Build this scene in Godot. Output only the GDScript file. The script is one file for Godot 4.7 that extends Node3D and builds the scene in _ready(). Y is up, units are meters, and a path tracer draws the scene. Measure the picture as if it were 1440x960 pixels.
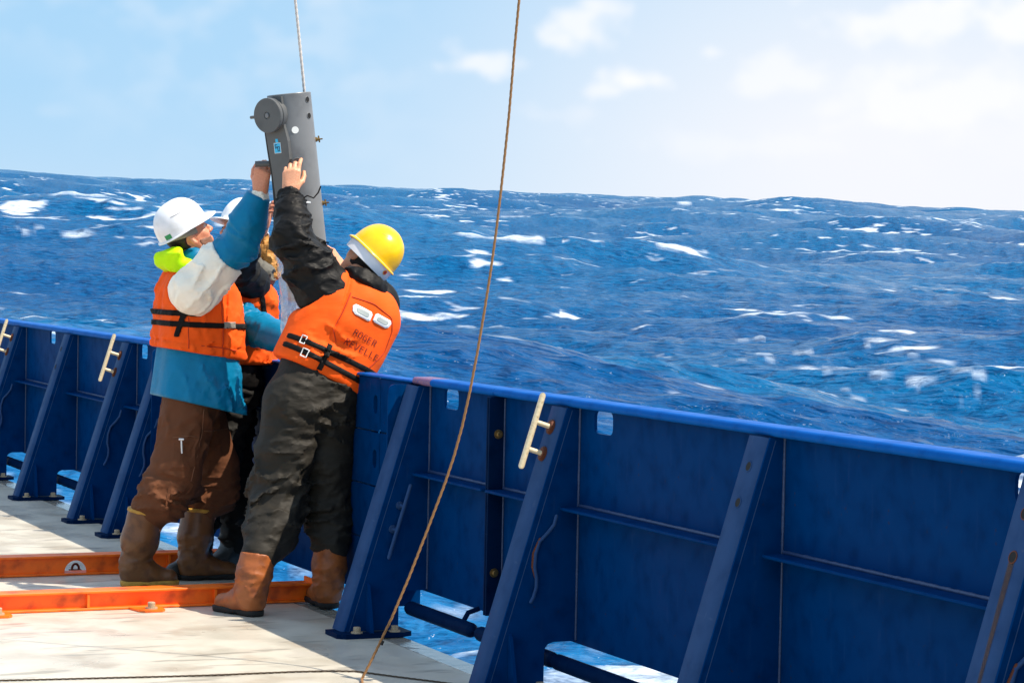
extends Node3D
# A ship's rail in a rough sea: three people in orange vests hold a grey water sampler over the blue bulwark.
# Ship frame: y up from the deck, +x outboard, -z along the rail away from the camera. The sea lies tilted under the rolling ship.

const SEA_UP := Vector3(0.005001, 0.999536, 0.030062)
const EYE := Vector3(0, 1.62, 0)
const SEA_BELOW_EYE := 4.1
const WALL_X := 4.08
const SUN_TO := Vector3(0.555, 1.035, 0.452)

var M := {}
var used := {}

# ---------------------------------------------------------------- mesh builder
class MB:
	var v := PackedVector3Array()
	var n := PackedVector3Array()
	var uv := PackedVector2Array()
	var col := PackedColorArray()
	func tri(a: Vector3, b: Vector3, c: Vector3, na := Vector3.ZERO, nb := Vector3.ZERO, nc := Vector3.ZERO):
		# corners given counter-clockwise seen from outside; stored clockwise for Godot
		var f := (b - a).cross(c - a).normalized()
		v.append(a); v.append(c); v.append(b)
		n.append(na if na != Vector3.ZERO else f)
		n.append(nc if nc != Vector3.ZERO else f)
		n.append(nb if nb != Vector3.ZERO else f)
	func quad(a: Vector3, b: Vector3, c: Vector3, d: Vector3):
		tri(a, b, c); tri(a, c, d)
	func quadn(a: Vector3, b: Vector3, c: Vector3, d: Vector3, na: Vector3, nb: Vector3, nc: Vector3, nd: Vector3):
		tri(a, b, c, na, nb, nc); tri(a, c, d, na, nc, nd)
	# a box with chamfered edges: lo, hi in the frame t
	func box(lo: Vector3, hi: Vector3, e := 0.003, t := Transform3D.IDENTITY):
		var c := (lo + hi) * 0.5
		var h := (hi - lo) * 0.5
		e = minf(e, minf(h.x, minf(h.y, h.z)) * 0.9)
		for ax in 3:
			for s in [-1.0, 1.0]:
				var i := (ax + 1) % 3
				var j := (ax + 2) % 3
				var q := []
				for k in [[-1, -1], [1, -1], [1, 1], [-1, 1]]:
					var p := Vector3.ZERO
					p[ax] = s * h[ax]; p[i] = k[0] * (h[i] - e); p[j] = k[1] * (h[j] - e)
					q.append(t * (c + p))
				if s > 0: quad(q[0], q[1], q[2], q[3])
				else: quad(q[3], q[2], q[1], q[0])
		for ax in 3:   # edge chamfers, along ax
			var i := (ax + 1) % 3
			var j := (ax + 2) % 3
			for si in [-1.0, 1.0]:
				for sj in [-1.0, 1.0]:
					var q := []
					for k in [[-1, 0], [1, 0], [1, 1], [-1, 1]]:
						var p := Vector3.ZERO
						p[ax] = k[0] * (h[ax] - e)
						p[i] = si * (h[i] - (e if k[1] == 1 else 0.0))
						p[j] = sj * (h[j] - (0.0 if k[1] == 1 else e))
						q.append(t * (c + p))
					_q(q, t.basis * _dir(i, si, j, sj))
		for sx in [-1.0, 1.0]:
			for sy in [-1.0, 1.0]:
				for sz in [-1.0, 1.0]:
					var a := t * (c + Vector3(sx * h.x, sy * (h.y - e), sz * (h.z - e)))
					var b := t * (c + Vector3(sx * (h.x - e), sy * h.y, sz * (h.z - e)))
					var d := t * (c + Vector3(sx * (h.x - e), sy * (h.y - e), sz * h.z))
					if sx * sy * sz > 0: tri(a, b, d)
					else: tri(a, d, b)
	func _dir(i: int, si: float, j: int, sj: float) -> Vector3:
		var p := Vector3.ZERO
		p[i] = si; p[j] = sj
		return p
	func _q(q: Array, out: Vector3):
		if (q[1] - q[0]).cross(q[2] - q[0]).dot(out) > 0: quad(q[0], q[1], q[2], q[3])
		else: quad(q[3], q[2], q[1], q[0])
	func ring(c: Vector3, a: Vector3, b: Vector3, r: float, k: int) -> Array:
		var o := []
		for i in k:
			var w := TAU * i / k
			o.append(c + (a * cos(w) + b * sin(w)) * r)
		return o
	# a tube through points with a radius each, ends closed (rounded when round_end)
	func tube(path: Array, radii, k := 10, round_end := false):
		var P := path.duplicate()
		var R := []
		for i in P.size(): R.append(radii[i] if radii is Array else radii)
		if round_end:
			var d0: Vector3 = (P[0] - P[1]).normalized()
			var d1: Vector3 = (P[-1] - P[-2]).normalized()
			var r0: float = R[0]
			var r1: float = R[-1]
			for w in [0.45, 0.9, 1.25, 1.5]:
				P.insert(0, path[0] + d0 * r0 * sin(w)); R.insert(0, r0 * cos(w))
				P.append(path[-1] + d1 * r1 * sin(w)); R.append(r1 * cos(w))
		var up := Vector3.UP
		if absf((P[1] - P[0]).normalized().dot(up)) > 0.9: up = Vector3.RIGHT
		var rings := []
		var norms := []
		for i in P.size():
			var t: Vector3 = (P[mini(i + 1, P.size() - 1)] - P[maxi(i - 1, 0)]).normalized()
			var a := up.cross(t).normalized()
			var b := t.cross(a)
			up = b
			rings.append(ring(P[i], a, b, R[i], k))
			norms.append(ring(Vector3.ZERO, a, b, 1.0, k))
			if i == 0:
				for j in range(1, k - 1): tri(rings[0][0], rings[0][j + 1], rings[0][j])
			if i == P.size() - 1:
				for j in range(1, k - 1): tri(rings[i][0], rings[i][j], rings[i][j + 1])
		for i in P.size() - 1:
			for j in k:
				var m := (j + 1) % k
				quadn(rings[i][j], rings[i][m], rings[i + 1][m], rings[i + 1][j], norms[i][j], norms[i][m], norms[i + 1][m], norms[i + 1][j])
	# outline (counter-clockwise in the frame's x, y), from z0 to z1, with a small chamfer at z1
	func prism(poly: PackedVector2Array, z0: float, z1: float, t := Transform3D.IDENTITY, smooth := false):
		var idx := Geometry2D.triangulate_polygon(poly)
		var area := 0.0
		for i in poly.size(): area += poly[i].cross(poly[(i + 1) % poly.size()])
		var P := poly
		if area < 0:
			P = poly.duplicate(); P.reverse()
			idx = Geometry2D.triangulate_polygon(P)
		for i in range(0, idx.size(), 3):
			var a := P[idx[i]]
			var b := P[idx[i + 1]]
			var c := P[idx[i + 2]]
			if (b - a).cross(c - a) < 0:
				var s := b
				b = c; c = s
			tri(t * Vector3(a.x, a.y, z1), t * Vector3(b.x, b.y, z1), t * Vector3(c.x, c.y, z1))
			tri(t * Vector3(a.x, a.y, z0), t * Vector3(c.x, c.y, z0), t * Vector3(b.x, b.y, z0))
		var k := P.size()
		for i in k:
			var j := (i + 1) % k
			var a := P[i]
			var b := P[j]
			var e := (b - a).normalized()
			var na := t.basis * Vector3(e.y, -e.x, 0)
			var nb := na
			if smooth:
				var e0 := (a - P[(i + k - 1) % k]).normalized()
				var e1 := (P[(j + 1) % k] - b).normalized()
				if e0.dot(e) > 0.7: na = t.basis * Vector3((e + e0).y, -(e + e0).x, 0).normalized()
				if e1.dot(e) > 0.7: nb = t.basis * Vector3((e + e1).y, -(e + e1).x, 0).normalized()
			quadn(t * Vector3(a.x, a.y, z0), t * Vector3(b.x, b.y, z0), t * Vector3(b.x, b.y, z1), t * Vector3(a.x, a.y, z1), na, nb, nb, na)
	# profile of (radius, height) turned about the frame's y
	func lathe(prof: Array, k := 24, t := Transform3D.IDENTITY):
		for i in prof.size() - 1:
			var p: Vector2 = prof[i]
			var q: Vector2 = prof[i + 1]
			var e := (q - p).normalized()
			for j in k:
				var w0 := TAU * j / k
				var w1 := TAU * (j + 1) / k
				var d0 := Vector3(cos(w0), 0, -sin(w0))
				var d1 := Vector3(cos(w1), 0, -sin(w1))
				var n0 := (t.basis * (d0 * e.y - Vector3.UP * e.x)).normalized()
				var n1 := (t.basis * (d1 * e.y - Vector3.UP * e.x)).normalized()
				quadn(t * (d0 * p.x + Vector3.UP * p.y), t * (d1 * p.x + Vector3.UP * p.y), t * (d1 * q.x + Vector3.UP * q.y), t * (d0 * q.x + Vector3.UP * q.y), n0, n1, n1, n0)
	func add(o: MB):
		v.append_array(o.v); n.append_array(o.n)
	func mesh() -> ArrayMesh:
		var a := []
		a.resize(Mesh.ARRAY_MAX)
		a[Mesh.ARRAY_VERTEX] = v
		a[Mesh.ARRAY_NORMAL] = n
		if uv.size() == v.size(): a[Mesh.ARRAY_TEX_UV] = uv
		if col.size() == v.size(): a[Mesh.ARRAY_COLOR] = col
		var m := ArrayMesh.new()
		m.add_surface_from_arrays(Mesh.PRIMITIVE_TRIANGLES, a)
		return m

# ---------------------------------------------------------------- soft bodies: a distance field meshed as surface nets
class Field:
	var prims := []      # [kind, a, b, ra, rb, k, inv]
	var ops := []        # [kind, ...]
	var soft_ops := []   # creases
	var grow := 0.0
	func cap(a: Vector3, b: Vector3, ra: float, rb: float, k := 0.03) -> Field:
		prims.append([0, a, b, ra, rb, k, Transform3D.IDENTITY]); return self
	func ell(t: Transform3D, r: Vector3, k := 0.02) -> Field:    # t: a rigid frame, r: half axes
		prims.append([1, t.origin, r, maxf(r.x, maxf(r.y, r.z)), 0.0, k, t.affine_inverse()]); return self
	func chain(pts: Array, radii: Array, k := 0.03) -> Field:
		for i in pts.size() - 1: cap(pts[i], pts[i + 1], radii[i], radii[i + 1], k)
		return self
	func below(p: Vector3, n: Vector3, k := 0.006) -> Field:     # keeps the side that n points away from
		ops.append([0, p, n.normalized(), k]); return self
	func slab(p: Vector3, n: Vector3, w: float, k := 0.003) -> Field:
		ops.append([1, p, n.normalized(), w, k]); return self
	func cut(a: Vector3, b: Vector3, ra: float, rb: float, k := 0.012) -> Field:
		ops.append([2, a, b, ra, rb, k]); return self
	func groove(p: Vector3, n: Vector3, w: float, depth: float) -> Field:
		ops.append([3, p, n.normalized(), w, depth]); return self
	func folds(noise: FastNoiseLite, s: Vector3, amp: float, c := Vector3.ZERO, r := 0.0, axis := Vector3.UP) -> Field:
		# creases lie across the axis: s.y is their rate along it
		var y := axis.normalized()
		var x := y.cross(Vector3(0.3, 0.1, 0.95)).normalized()
		soft_ops.append([noise, x * s.x, y * s.y, x.cross(y) * s.z, amp, c, r]); return self
	func only(c: Vector3, r: float, k := 0.006) -> Field:        # keeps what lies inside a ball
		ops.append([5, c, r, k]); return self
	func copy(g: float) -> Field:
		var f := Field.new()
		f.prims = prims.duplicate(); f.ops = ops.duplicate(); f.soft_ops = soft_ops.duplicate(); f.grow = grow + g
		return f
	static func smax(a: float, b: float, k: float) -> float:
		var h := maxf(k - absf(a - b), 0.0)
		return maxf(a, b) + h * h * 0.25 / k
	func _prim(p: Array, x: Vector3) -> float:
		if p[0] == 0:
			var a: Vector3 = p[1]
			var ba: Vector3 = p[2] - a
			var h := clampf((x - a).dot(ba) / maxf(ba.length_squared(), 1e-9), 0.0, 1.0)
			return (x - a - ba * h).length() - lerpf(p[3], p[4], h)
		var q: Vector3 = p[6] * x
		var r: Vector3 = p[2]
		var k0 := (q / r).length()
		var k1 := (q / (r * r)).length()
		return k0 * (k0 - 1.0) / maxf(k1, 1e-6)
	func _ops(f: float, x: Vector3) -> float:
		for o in ops:
			match o[0]:
				0: f = smax(f, (x - o[1]).dot(o[2]), o[3])
				1: f = smax(f, absf((x - o[1]).dot(o[2])) - o[3], o[4])
				2:
					var a: Vector3 = o[1]
					var ba: Vector3 = o[2] - a
					var h := clampf((x - a).dot(ba) / maxf(ba.length_squared(), 1e-9), 0.0, 1.0)
					f = smax(f, lerpf(o[3], o[4], h) - (x - a - ba * h).length(), o[5])
				3:
					var s: float = (x - o[1]).dot(o[2]) / o[3]
					if absf(s) < 3.0: f += o[4] * exp(-s * s)
				5: f = smax(f, (x - o[1]).length() - o[2], o[3])
		return f
	func _soft(f: float, x: Vector3) -> float:
		for o in soft_ops:
			var w := 1.0
			if o[6] > 0.0:
				w = clampf(1.0 - (x - o[5]).length() / o[6], 0.0, 1.0)
				w = w * w * (3.0 - 2.0 * w)
			if w > 0.0:
				var n := 0.5 + 0.5 * (o[0] as FastNoiseLite).get_noise_3d(x.dot(o[1]), x.dot(o[2]), x.dot(o[3]))
				f -= w * o[4] * (2.6 * n * n * n - 0.7)
		return f
	func value(x: Vector3) -> float:
		var f := 1e3
		for p in prims:
			var d := _prim(p, x)
			var k: float = p[5]
			var h := maxf(k - absf(f - d), 0.0)
			f = minf(f, d) - h * h * 0.25 / k
		return _ops(_soft(f - grow, x), x)
	func normal(x: Vector3) -> Vector3:
		var e := 0.004
		return Vector3(value(x + Vector3(e, 0, 0)) - value(x - Vector3(e, 0, 0)), value(x + Vector3(0, e, 0)) - value(x - Vector3(0, e, 0)), value(x + Vector3(0, 0, e)) - value(x - Vector3(0, 0, e))).normalized()
	func into(mb: MB, cell: float):
		var lo := Vector3.ONE * 1e9
		var hi := -lo
		for p in prims:
			var r: float = maxf(p[3], p[4]) + grow
			lo = lo.min(p[1] - Vector3.ONE * r); hi = hi.max(p[1] + Vector3.ONE * r)
			if p[0] == 0:
				lo = lo.min(p[2] - Vector3.ONE * r); hi = hi.max(p[2] + Vector3.ONE * r)
		for o in ops:      # a slab or a ball bounds the grid
			if o[0] == 5:
				lo = lo.max(o[1] - Vector3.ONE * o[2]); hi = hi.min(o[1] + Vector3.ONE * o[2])
		var pad := cell * 3.0 + 0.008
		lo -= Vector3.ONE * pad; hi += Vector3.ONE * pad
		var nx := int(ceil((hi.x - lo.x) / cell)) + 1
		var ny := int(ceil((hi.y - lo.y) / cell)) + 1
		var nz := int(ceil((hi.z - lo.z) / cell)) + 1
		var sy := nx
		var sz := nx * ny
		var F := PackedFloat32Array()
		F.resize(nx * ny * nz)
		F.fill(1e3)
		var slabs := []
		for o in ops:
			if o[0] == 1: slabs.append(o)
		for p in prims:
			var kind: int = p[0]
			var a: Vector3 = p[1]
			var b: Vector3 = p[2]
			var ra: float = p[3]
			var rb: float = p[4]
			var k: float = p[5]
			var inv: Transform3D = p[6]
			var reach := maxf(ra, rb) + grow + k + cell * 2.0
			var plo := (a if kind == 1 else a.min(b)) - Vector3.ONE * reach
			var phi := (a if kind == 1 else a.max(b)) + Vector3.ONE * reach
			var i0 := maxi(0, int((plo.x - lo.x) / cell))
			var j0 := maxi(0, int((plo.y - lo.y) / cell))
			var k0 := maxi(0, int((plo.z - lo.z) / cell))
			var i1 := mini(nx - 1, int((phi.x - lo.x) / cell) + 1)
			var j1 := mini(ny - 1, int((phi.y - lo.y) / cell) + 1)
			var k1 := mini(nz - 1, int((phi.z - lo.z) / cell) + 1)
			var ba := b - a
			var il := 1.0 / maxf(ba.length_squared(), 1e-9)
			var dr := rb - ra
			var r2 := b * b
			for zz in range(k0, k1 + 1):
				for yy in range(j0, j1 + 1):
					var at := zz * sz + yy * sy + i0
					var x := Vector3(lo.x + i0 * cell, lo.y + yy * cell, lo.z + zz * cell)
					var skip := false
					for o in slabs:
						var d0: float = (x - o[1]).dot(o[2])
						var d1: float = d0 + (i1 - i0) * cell * o[2].x
						var lim: float = o[3] + 3.0 * cell
						if (d0 > lim and d1 > lim) or (d0 < -lim and d1 < -lim): skip = true
					if skip: continue
					for xx in range(i0, i1 + 1):
						var d: float
						if kind == 0:
							var pa := x - a
							var h := clampf(pa.dot(ba) * il, 0.0, 1.0)
							d = (pa - ba * h).length() - ra - dr * h
						else:
							var q := inv * x
							var q0 := (q / b).length()
							d = q0 * (q0 - 1.0) / maxf((q / r2).length(), 1e-6)
						var f := F[at]
						var w := k - absf(f - d)
						F[at] = minf(f, d) - (w * w * 0.25 / k if w > 0.0 else 0.0)
						at += 1
						x.x += cell
		var cuts := ops.size() > 0
		var creased := soft_ops.size() > 0
		var band := 0.03 + cell
		var at := 0
		for zz in nz:
			for yy in ny:
				var x := Vector3(lo.x, lo.y + yy * cell, lo.z + zz * cell)
				for xx in nx:
					var f := F[at] - grow
					if f < band:
						if creased and f > -band: f = _soft(f, x)
						if cuts: f = _ops(f, x)
					F[at] = f
					at += 1
					x.x += cell
		var id := PackedInt32Array()
		id.resize(F.size())
		id.fill(-1)
		var pos := PackedVector3Array()
		var off := [0, 1, sy, sy + 1, sz, sz + 1, sz + sy, sz + sy + 1]
		var cor := [Vector3(0, 0, 0), Vector3(1, 0, 0), Vector3(0, 1, 0), Vector3(1, 1, 0), Vector3(0, 0, 1), Vector3(1, 0, 1), Vector3(0, 1, 1), Vector3(1, 1, 1)]
		var edges := [0, 1, 0, 2, 0, 4, 1, 3, 1, 5, 2, 3, 2, 6, 3, 7, 4, 5, 4, 6, 5, 7, 6, 7]
		var near := cell * (6.0 if creased else 2.6)
		var g := PackedFloat32Array()
		g.resize(8)
		for zz in nz - 1:
			for yy in ny - 1:
				at = zz * sz + yy * sy
				for xx in nx - 1:
					if absf(F[at]) < near:
						var neg := 0
						for c in 8:
							g[c] = F[at + off[c]]
							if g[c] < 0.0: neg += 1
						if neg > 0 and neg < 8:
							var s := Vector3.ZERO
							var m := 0
							for e in 12:
								var c0: int = edges[e * 2]
								var c1: int = edges[e * 2 + 1]
								if (g[c0] < 0.0) != (g[c1] < 0.0):
									s += (cor[c0] as Vector3).lerp(cor[c1], g[c0] / (g[c0] - g[c1]))
									m += 1
							id[at] = pos.size()
							pos.append(lo + (Vector3(xx, yy, zz) + s / m) * cell)
					at += 1
		var nor := PackedVector3Array()
		nor.resize(pos.size())
		var tris := PackedInt32Array()
		var step := [1, sy, sz]
		for zz in range(1, nz - 1):
			for yy in range(1, ny - 1):
				at = zz * sz + yy * sy + 1
				for xx in range(1, nx - 1):
					var f := F[at]
					if absf(f) < near:
						for ax in 3:
							var f2 := F[at + step[ax]]
							if (f < 0.0) != (f2 < 0.0):
								var u: int = step[(ax + 1) % 3]
								var w: int = step[(ax + 2) % 3]
								var q0 := id[at]
								var q1 := id[at - u]
								var q2 := id[at - u - w]
								var q3 := id[at - w]
								if q0 < 0 or q1 < 0 or q2 < 0 or q3 < 0: continue
								if f < 0.0:
									tris.append_array([q0, q1, q2, q0, q2, q3])
								else:
									tris.append_array([q0, q2, q1, q0, q3, q2])
					at += 1
		for i in range(0, tris.size(), 3):
			var fn := (pos[tris[i + 1]] - pos[tris[i]]).cross(pos[tris[i + 2]] - pos[tris[i]])
			nor[tris[i]] += fn; nor[tris[i + 1]] += fn; nor[tris[i + 2]] += fn
		for i in range(0, tris.size(), 3):
			var a := tris[i]
			var b := tris[i + 1]
			var c := tris[i + 2]
			mb.v.append(pos[a]); mb.v.append(pos[c]); mb.v.append(pos[b])
			mb.n.append(nor[a].normalized()); mb.n.append(nor[c].normalized()); mb.n.append(nor[b].normalized())
	func mesh(cell: float) -> ArrayMesh:
		var mb := MB.new()
		into(mb, cell)
		return mb.mesh()

# ---------------------------------------------------------------- naming
func numbered(called: String, parent: Node) -> String:
	var key := "%d/%s" % [parent.get_instance_id(), called]
	var k: int = used.get(key, 0)
	used[key] = k + 1
	return called if k == 0 else "%s_%03d" % [called, k]

func part(called: String, shape, m: Material, parent: Node, label := "") -> MeshInstance3D:
	var o := MeshInstance3D.new()
	o.name = numbered(called, parent)
	o.mesh = shape.mesh() if shape is MB else shape
	o.material_override = m
	parent.add_child(o, true)
	if label: o.set_meta("label", label)
	return o

func tag(o: Node, label: String, category: String, group := "", kind := ""):
	if label: o.set_meta("label", label)
	if category: o.set_meta("category", category)
	if group: o.set_meta("group", group)
	if kind: o.set_meta("kind", kind)

func thing(called: String, label: String, category: String, at: Vector3, group := "") -> Node3D:
	var o := Node3D.new()
	o.name = numbered(called, self)
	add_child(o, true)
	o.position = at
	tag(o, label, category, group)
	return o

# a part whose shape is given in the ship's frame, under a thing that stands at its own base
func put(called: String, mb: MB, m: Material, parent: Node3D, label := "") -> MeshInstance3D:
	var at := Vector3.ZERO
	var p: Node = parent
	while p != self and p is Node3D:
		at += (p as Node3D).position
		p = p.get_parent()
	for i in mb.v.size(): mb.v[i] -= at
	return part(called, mb, m, parent, label)

func soft(called: String, f: Field, cell: float, m: Material, parent: Node3D, label := "") -> MeshInstance3D:
	var mb := MB.new()
	f.into(mb, cell)
	return put(called, mb, m, parent, label)

# ---------------------------------------------------------------- materials
func noise_of(kind: int, freq: float, oct: int, sd: int) -> FastNoiseLite:
	var f := FastNoiseLite.new()
	f.noise_type = FastNoiseLite.TYPE_SIMPLEX_SMOOTH
	f.frequency = freq
	f.seed = sd
	f.fractal_type = kind
	f.fractal_octaves = oct
	return f

func gray(size: int, freq: float, oct: int, sd: int, kind := FastNoiseLite.FRACTAL_FBM, stretch := Vector2.ONE) -> Image:
	var f := noise_of(kind, freq, oct, sd)
	var im := f.get_seamless_image(int(size * stretch.x), int(size * stretch.y), false, false, 0.15)
	im.convert(Image.FORMAT_L8)
	if im.get_width() != size or im.get_height() != size: im.resize(size, size, Image.INTERPOLATE_CUBIC)
	return im

# gray levels run through a ramp of colours: [[level, Color], ...]
func tinted(im: Image, stops: Array) -> ImageTexture:
	var lut := PackedByteArray()
	lut.resize(768)
	for i in 256:
		var x := i / 255.0
		var c: Color = stops[0][1]
		for s in stops.size() - 1:
			if x >= stops[s][0]:
				c = (stops[s][1] as Color).lerp(stops[s + 1][1], clampf((x - stops[s][0]) / maxf(stops[s + 1][0] - stops[s][0], 1e-4), 0.0, 1.0))
		lut[i * 3] = int(c.r * 255); lut[i * 3 + 1] = int(c.g * 255); lut[i * 3 + 2] = int(c.b * 255)
	var src := im.get_data()
	var out := PackedByteArray()
	out.resize(src.size() * 3)
	for i in src.size():
		var g := src[i] * 3
		out[i * 3] = lut[g]; out[i * 3 + 1] = lut[g + 1]; out[i * 3 + 2] = lut[g + 2]
	return ImageTexture.create_from_image(Image.create_from_data(im.get_width(), im.get_height(), false, Image.FORMAT_RGB8, out))

func bumps(im: Image, strength: float) -> ImageTexture:
	var c: Image = im.duplicate()
	c.convert(Image.FORMAT_RGBA8)
	c.bump_map_to_normal_map(strength)
	return ImageTexture.create_from_image(c)

func mat(called: String, c: Color, rough: float, metal := 0.0) -> StandardMaterial3D:
	var m := StandardMaterial3D.new()
	m.resource_name = called
	m.albedo_color = c
	m.roughness = rough
	m.metallic = metal
	M[called] = m
	return m

func tri_map(m: StandardMaterial3D, size: float, world := false):
	m.uv1_triplanar = true
	m.uv1_world_triplanar = world
	m.uv1_scale = Vector3.ONE / size

func make_materials():
	var fine := gray(512, 0.02, 5, 11)
	var mid := gray(512, 0.008, 5, 12)
	var big := gray(512, 0.006, 6, 13)
	var spots := gray(512, 0.03, 3, 14)
	var weave := gray(256, 0.12, 2, 15)
	var crumple := gray(512, 0.014, 2, 16, FastNoiseLite.FRACTAL_RIDGED, Vector2(0.45, 1.0))
	var fine_n := bumps(fine, 2.0)
	var weave_n := bumps(weave, 3.0)
	var crumple_n := bumps(crumple, 5.0)

	# blue ship's paint: brushed-on coats, faint runs, a few rust freckles
	var paint := tinted(mid, [[0.0, Color(0.80, 0.84, 0.86)], [0.35, Color(0.93, 0.95, 0.96)], [0.6, Color.WHITE], [1.0, Color(0.95, 1.0, 1.0)]])
	# rust freckles, salt runs down the plates, pale scuffs
	var runs := gray(512, 0.022, 4, 17, FastNoiseLite.FRACTAL_FBM, Vector2(1.0, 0.12))
	var freckle := spots.duplicate()
	freckle.convert(Image.FORMAT_RGBA8)
	for y in 512:
		for x in 512:
			var g := spots.get_pixel(x, y).r
			var h := big.get_pixel(x, y).r
			var k := runs.get_pixel(x, y).r
			var a := clampf((g - 0.83) * 9.0, 0.0, 1.0) * clampf((h - 0.42) * 6.0, 0.0, 1.0)
			var b := clampf((k - 0.60) * 3.0, 0.0, 1.0) * clampf((0.60 - h) * 4.0, 0.0, 1.0) * 0.025
			freckle.set_pixel(x, y, Color(0.22, 0.16, 0.14, a * 0.4) if a > b else Color(0.50, 0.58, 0.68, b))
	var freckle_t := ImageTexture.create_from_image(freckle)
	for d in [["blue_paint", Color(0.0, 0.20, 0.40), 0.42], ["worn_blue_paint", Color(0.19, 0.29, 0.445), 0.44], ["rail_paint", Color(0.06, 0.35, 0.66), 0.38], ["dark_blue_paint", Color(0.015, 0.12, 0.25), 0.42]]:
		var m := mat(d[0], d[1], d[2])
		m.albedo_texture = paint
		m.normal_enabled = true
		m.normal_texture = fine_n
		m.normal_scale = 0.05
		m.roughness_texture = tinted(mid, [[0.0, Color(1, 1, 1)], [1.0, Color(0.7, 0.7, 0.7)]])
		m.metallic_specular = 0.06
		m.detail_enabled = true
		m.detail_albedo = freckle_t
		m.detail_blend_mode = BaseMaterial3D.BLEND_MODE_MIX
		tri_map(m, 0.55, true)
	var chafed := mat("chafed_paint", Color(0.52, 0.40, 0.50), 0.5)
	chafed.albedo_texture = tinted(spots, [[0.0, Color(0.30, 0.55, 1.0)], [0.40, Color(0.55, 0.7, 1.0)], [0.5, Color(1, 0.95, 0.95)], [1.0, Color(1.0, 0.8, 0.75)]])
	tri_map(chafed, 0.16, true)
	var streak := mat("rust_streak", Color(0.40, 0.29, 0.12, 0.55), 0.8)
	streak.transparency = BaseMaterial3D.TRANSPARENCY_ALPHA
	streak.albedo_texture = tinted(mid, [[0.0, Color(0.6, 0.5, 0.45)], [1.0, Color.WHITE]])
	tri_map(streak, 0.2, true)
	var bead := mat("weld_bead", Color(0.25, 0.33, 0.47), 0.5)
	bead.albedo_texture = tinted(spots, [[0.0, Color(0.6, 0.65, 0.75)], [1.0, Color(1, 1, 1)]])
	tri_map(bead, 0.2, true)
	var rust := mat("rusty_steel", Color(0.42, 0.24, 0.13), 0.75)
	rust.albedo_texture = tinted(spots, [[0.0, Color(0.45, 0.4, 0.38)], [0.5, Color(0.9, 0.75, 0.6)], [1.0, Color(1.0, 0.85, 0.6)]])
	tri_map(rust, 0.08, true)
	var cream := mat("cream_paint", Color(0.92, 0.86, 0.73), 0.45)
	cream.albedo_texture = tinted(spots, [[0.0, Color(0.6, 0.5, 0.38)], [0.3, Color(0.93, 0.9, 0.85)], [1.0, Color.WHITE]])
	tri_map(cream, 0.25, true)
	var bolt := mat("pale_bolt", Color(0.72, 0.66, 0.56), 0.5)
	bolt.albedo_texture = tinted(spots, [[0.0, Color(0.4, 0.28, 0.2)], [0.4, Color(0.95, 0.9, 0.85)], [1.0, Color.WHITE]])
	tri_map(bolt, 0.06, true)
	mat("brass", Color(0.55, 0.44, 0.26), 0.4, 0.7)
	mat("steel", Color(0.62, 0.60, 0.56), 0.35, 0.85)
	mat("dark_hole", Color(0.015, 0.016, 0.018), 0.8)

	# deck paint: pale warm grey with rust-brown stains and scuffs
	var deck := mat("deck_paint", Color(0.785, 0.765, 0.72), 1.0)
	deck.albedo_texture = tinted(gray(1024, 0.005, 6, 21), [[0.0, Color(0.91, 0.89, 0.85)], [0.35, Color(0.965, 0.955, 0.93)], [0.55, Color(1.0, 0.99, 0.965)], [1.0, Color(0.96, 0.95, 0.94)]])
	deck.roughness_texture = tinted(gray(1024, 0.005, 5, 22), [[0.0, Color(0.26, 0.26, 0.26)], [0.42, Color(0.31, 0.31, 0.31)], [0.6, Color(0.42, 0.42, 0.42)], [1.0, Color(0.5, 0.5, 0.5)]])
	deck.normal_enabled = true
	deck.normal_texture = bumps(gray(1024, 0.012, 5, 23), 3.0)
	deck.normal_scale = 0.05
	deck.detail_enabled = true
	var stain := gray(512, 0.01, 5, 24)
	var scuff := gray(512, 0.03, 4, 25, FastNoiseLite.FRACTAL_FBM, Vector2(0.25, 1.0))
	var st := stain.duplicate()
	st.convert(Image.FORMAT_RGBA8)
	for y in 512:
		for x in 512:
			var a := clampf((stain.get_pixel(x, y).r - 0.62) * 5.0, 0.0, 1.0) * 0.26
			var b := clampf((scuff.get_pixel(x, y).r - 0.70) * 8.0, 0.0, 1.0) * 0.45
			st.set_pixel(x, y, Color(0.52, 0.40, 0.27, a) if a > b else Color(0.36, 0.33, 0.29, b))
	deck.detail_albedo = ImageTexture.create_from_image(st)
	tri_map(deck, 2.3, true)
	var edge := mat("wet_deck_edge", Color(0.62, 0.60, 0.56), 0.12)
	edge.albedo_texture = deck.albedo_texture
	edge.normal_enabled = true
	edge.normal_texture = bumps(gray(512, 0.02, 5, 26), 3.0)
	edge.normal_scale = 0.25
	tri_map(edge, 1.1, true)

	# orange beams
	var orange := mat("orange_paint", Color(1.0, 0.45, 0.06), 0.42)
	orange.albedo_texture = tinted(big, [[0.0, Color(0.72, 0.62, 0.58)], [0.3, Color(0.93, 0.9, 0.86)], [0.5, Color.WHITE], [1.0, Color(1.0, 1.0, 0.95)]])
	orange.detail_enabled = true
	orange.detail_albedo = freckle_t
	orange.normal_enabled = true
	orange.normal_texture = fine_n
	orange.normal_scale = 0.12
	tri_map(orange, 0.5, true)

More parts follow.
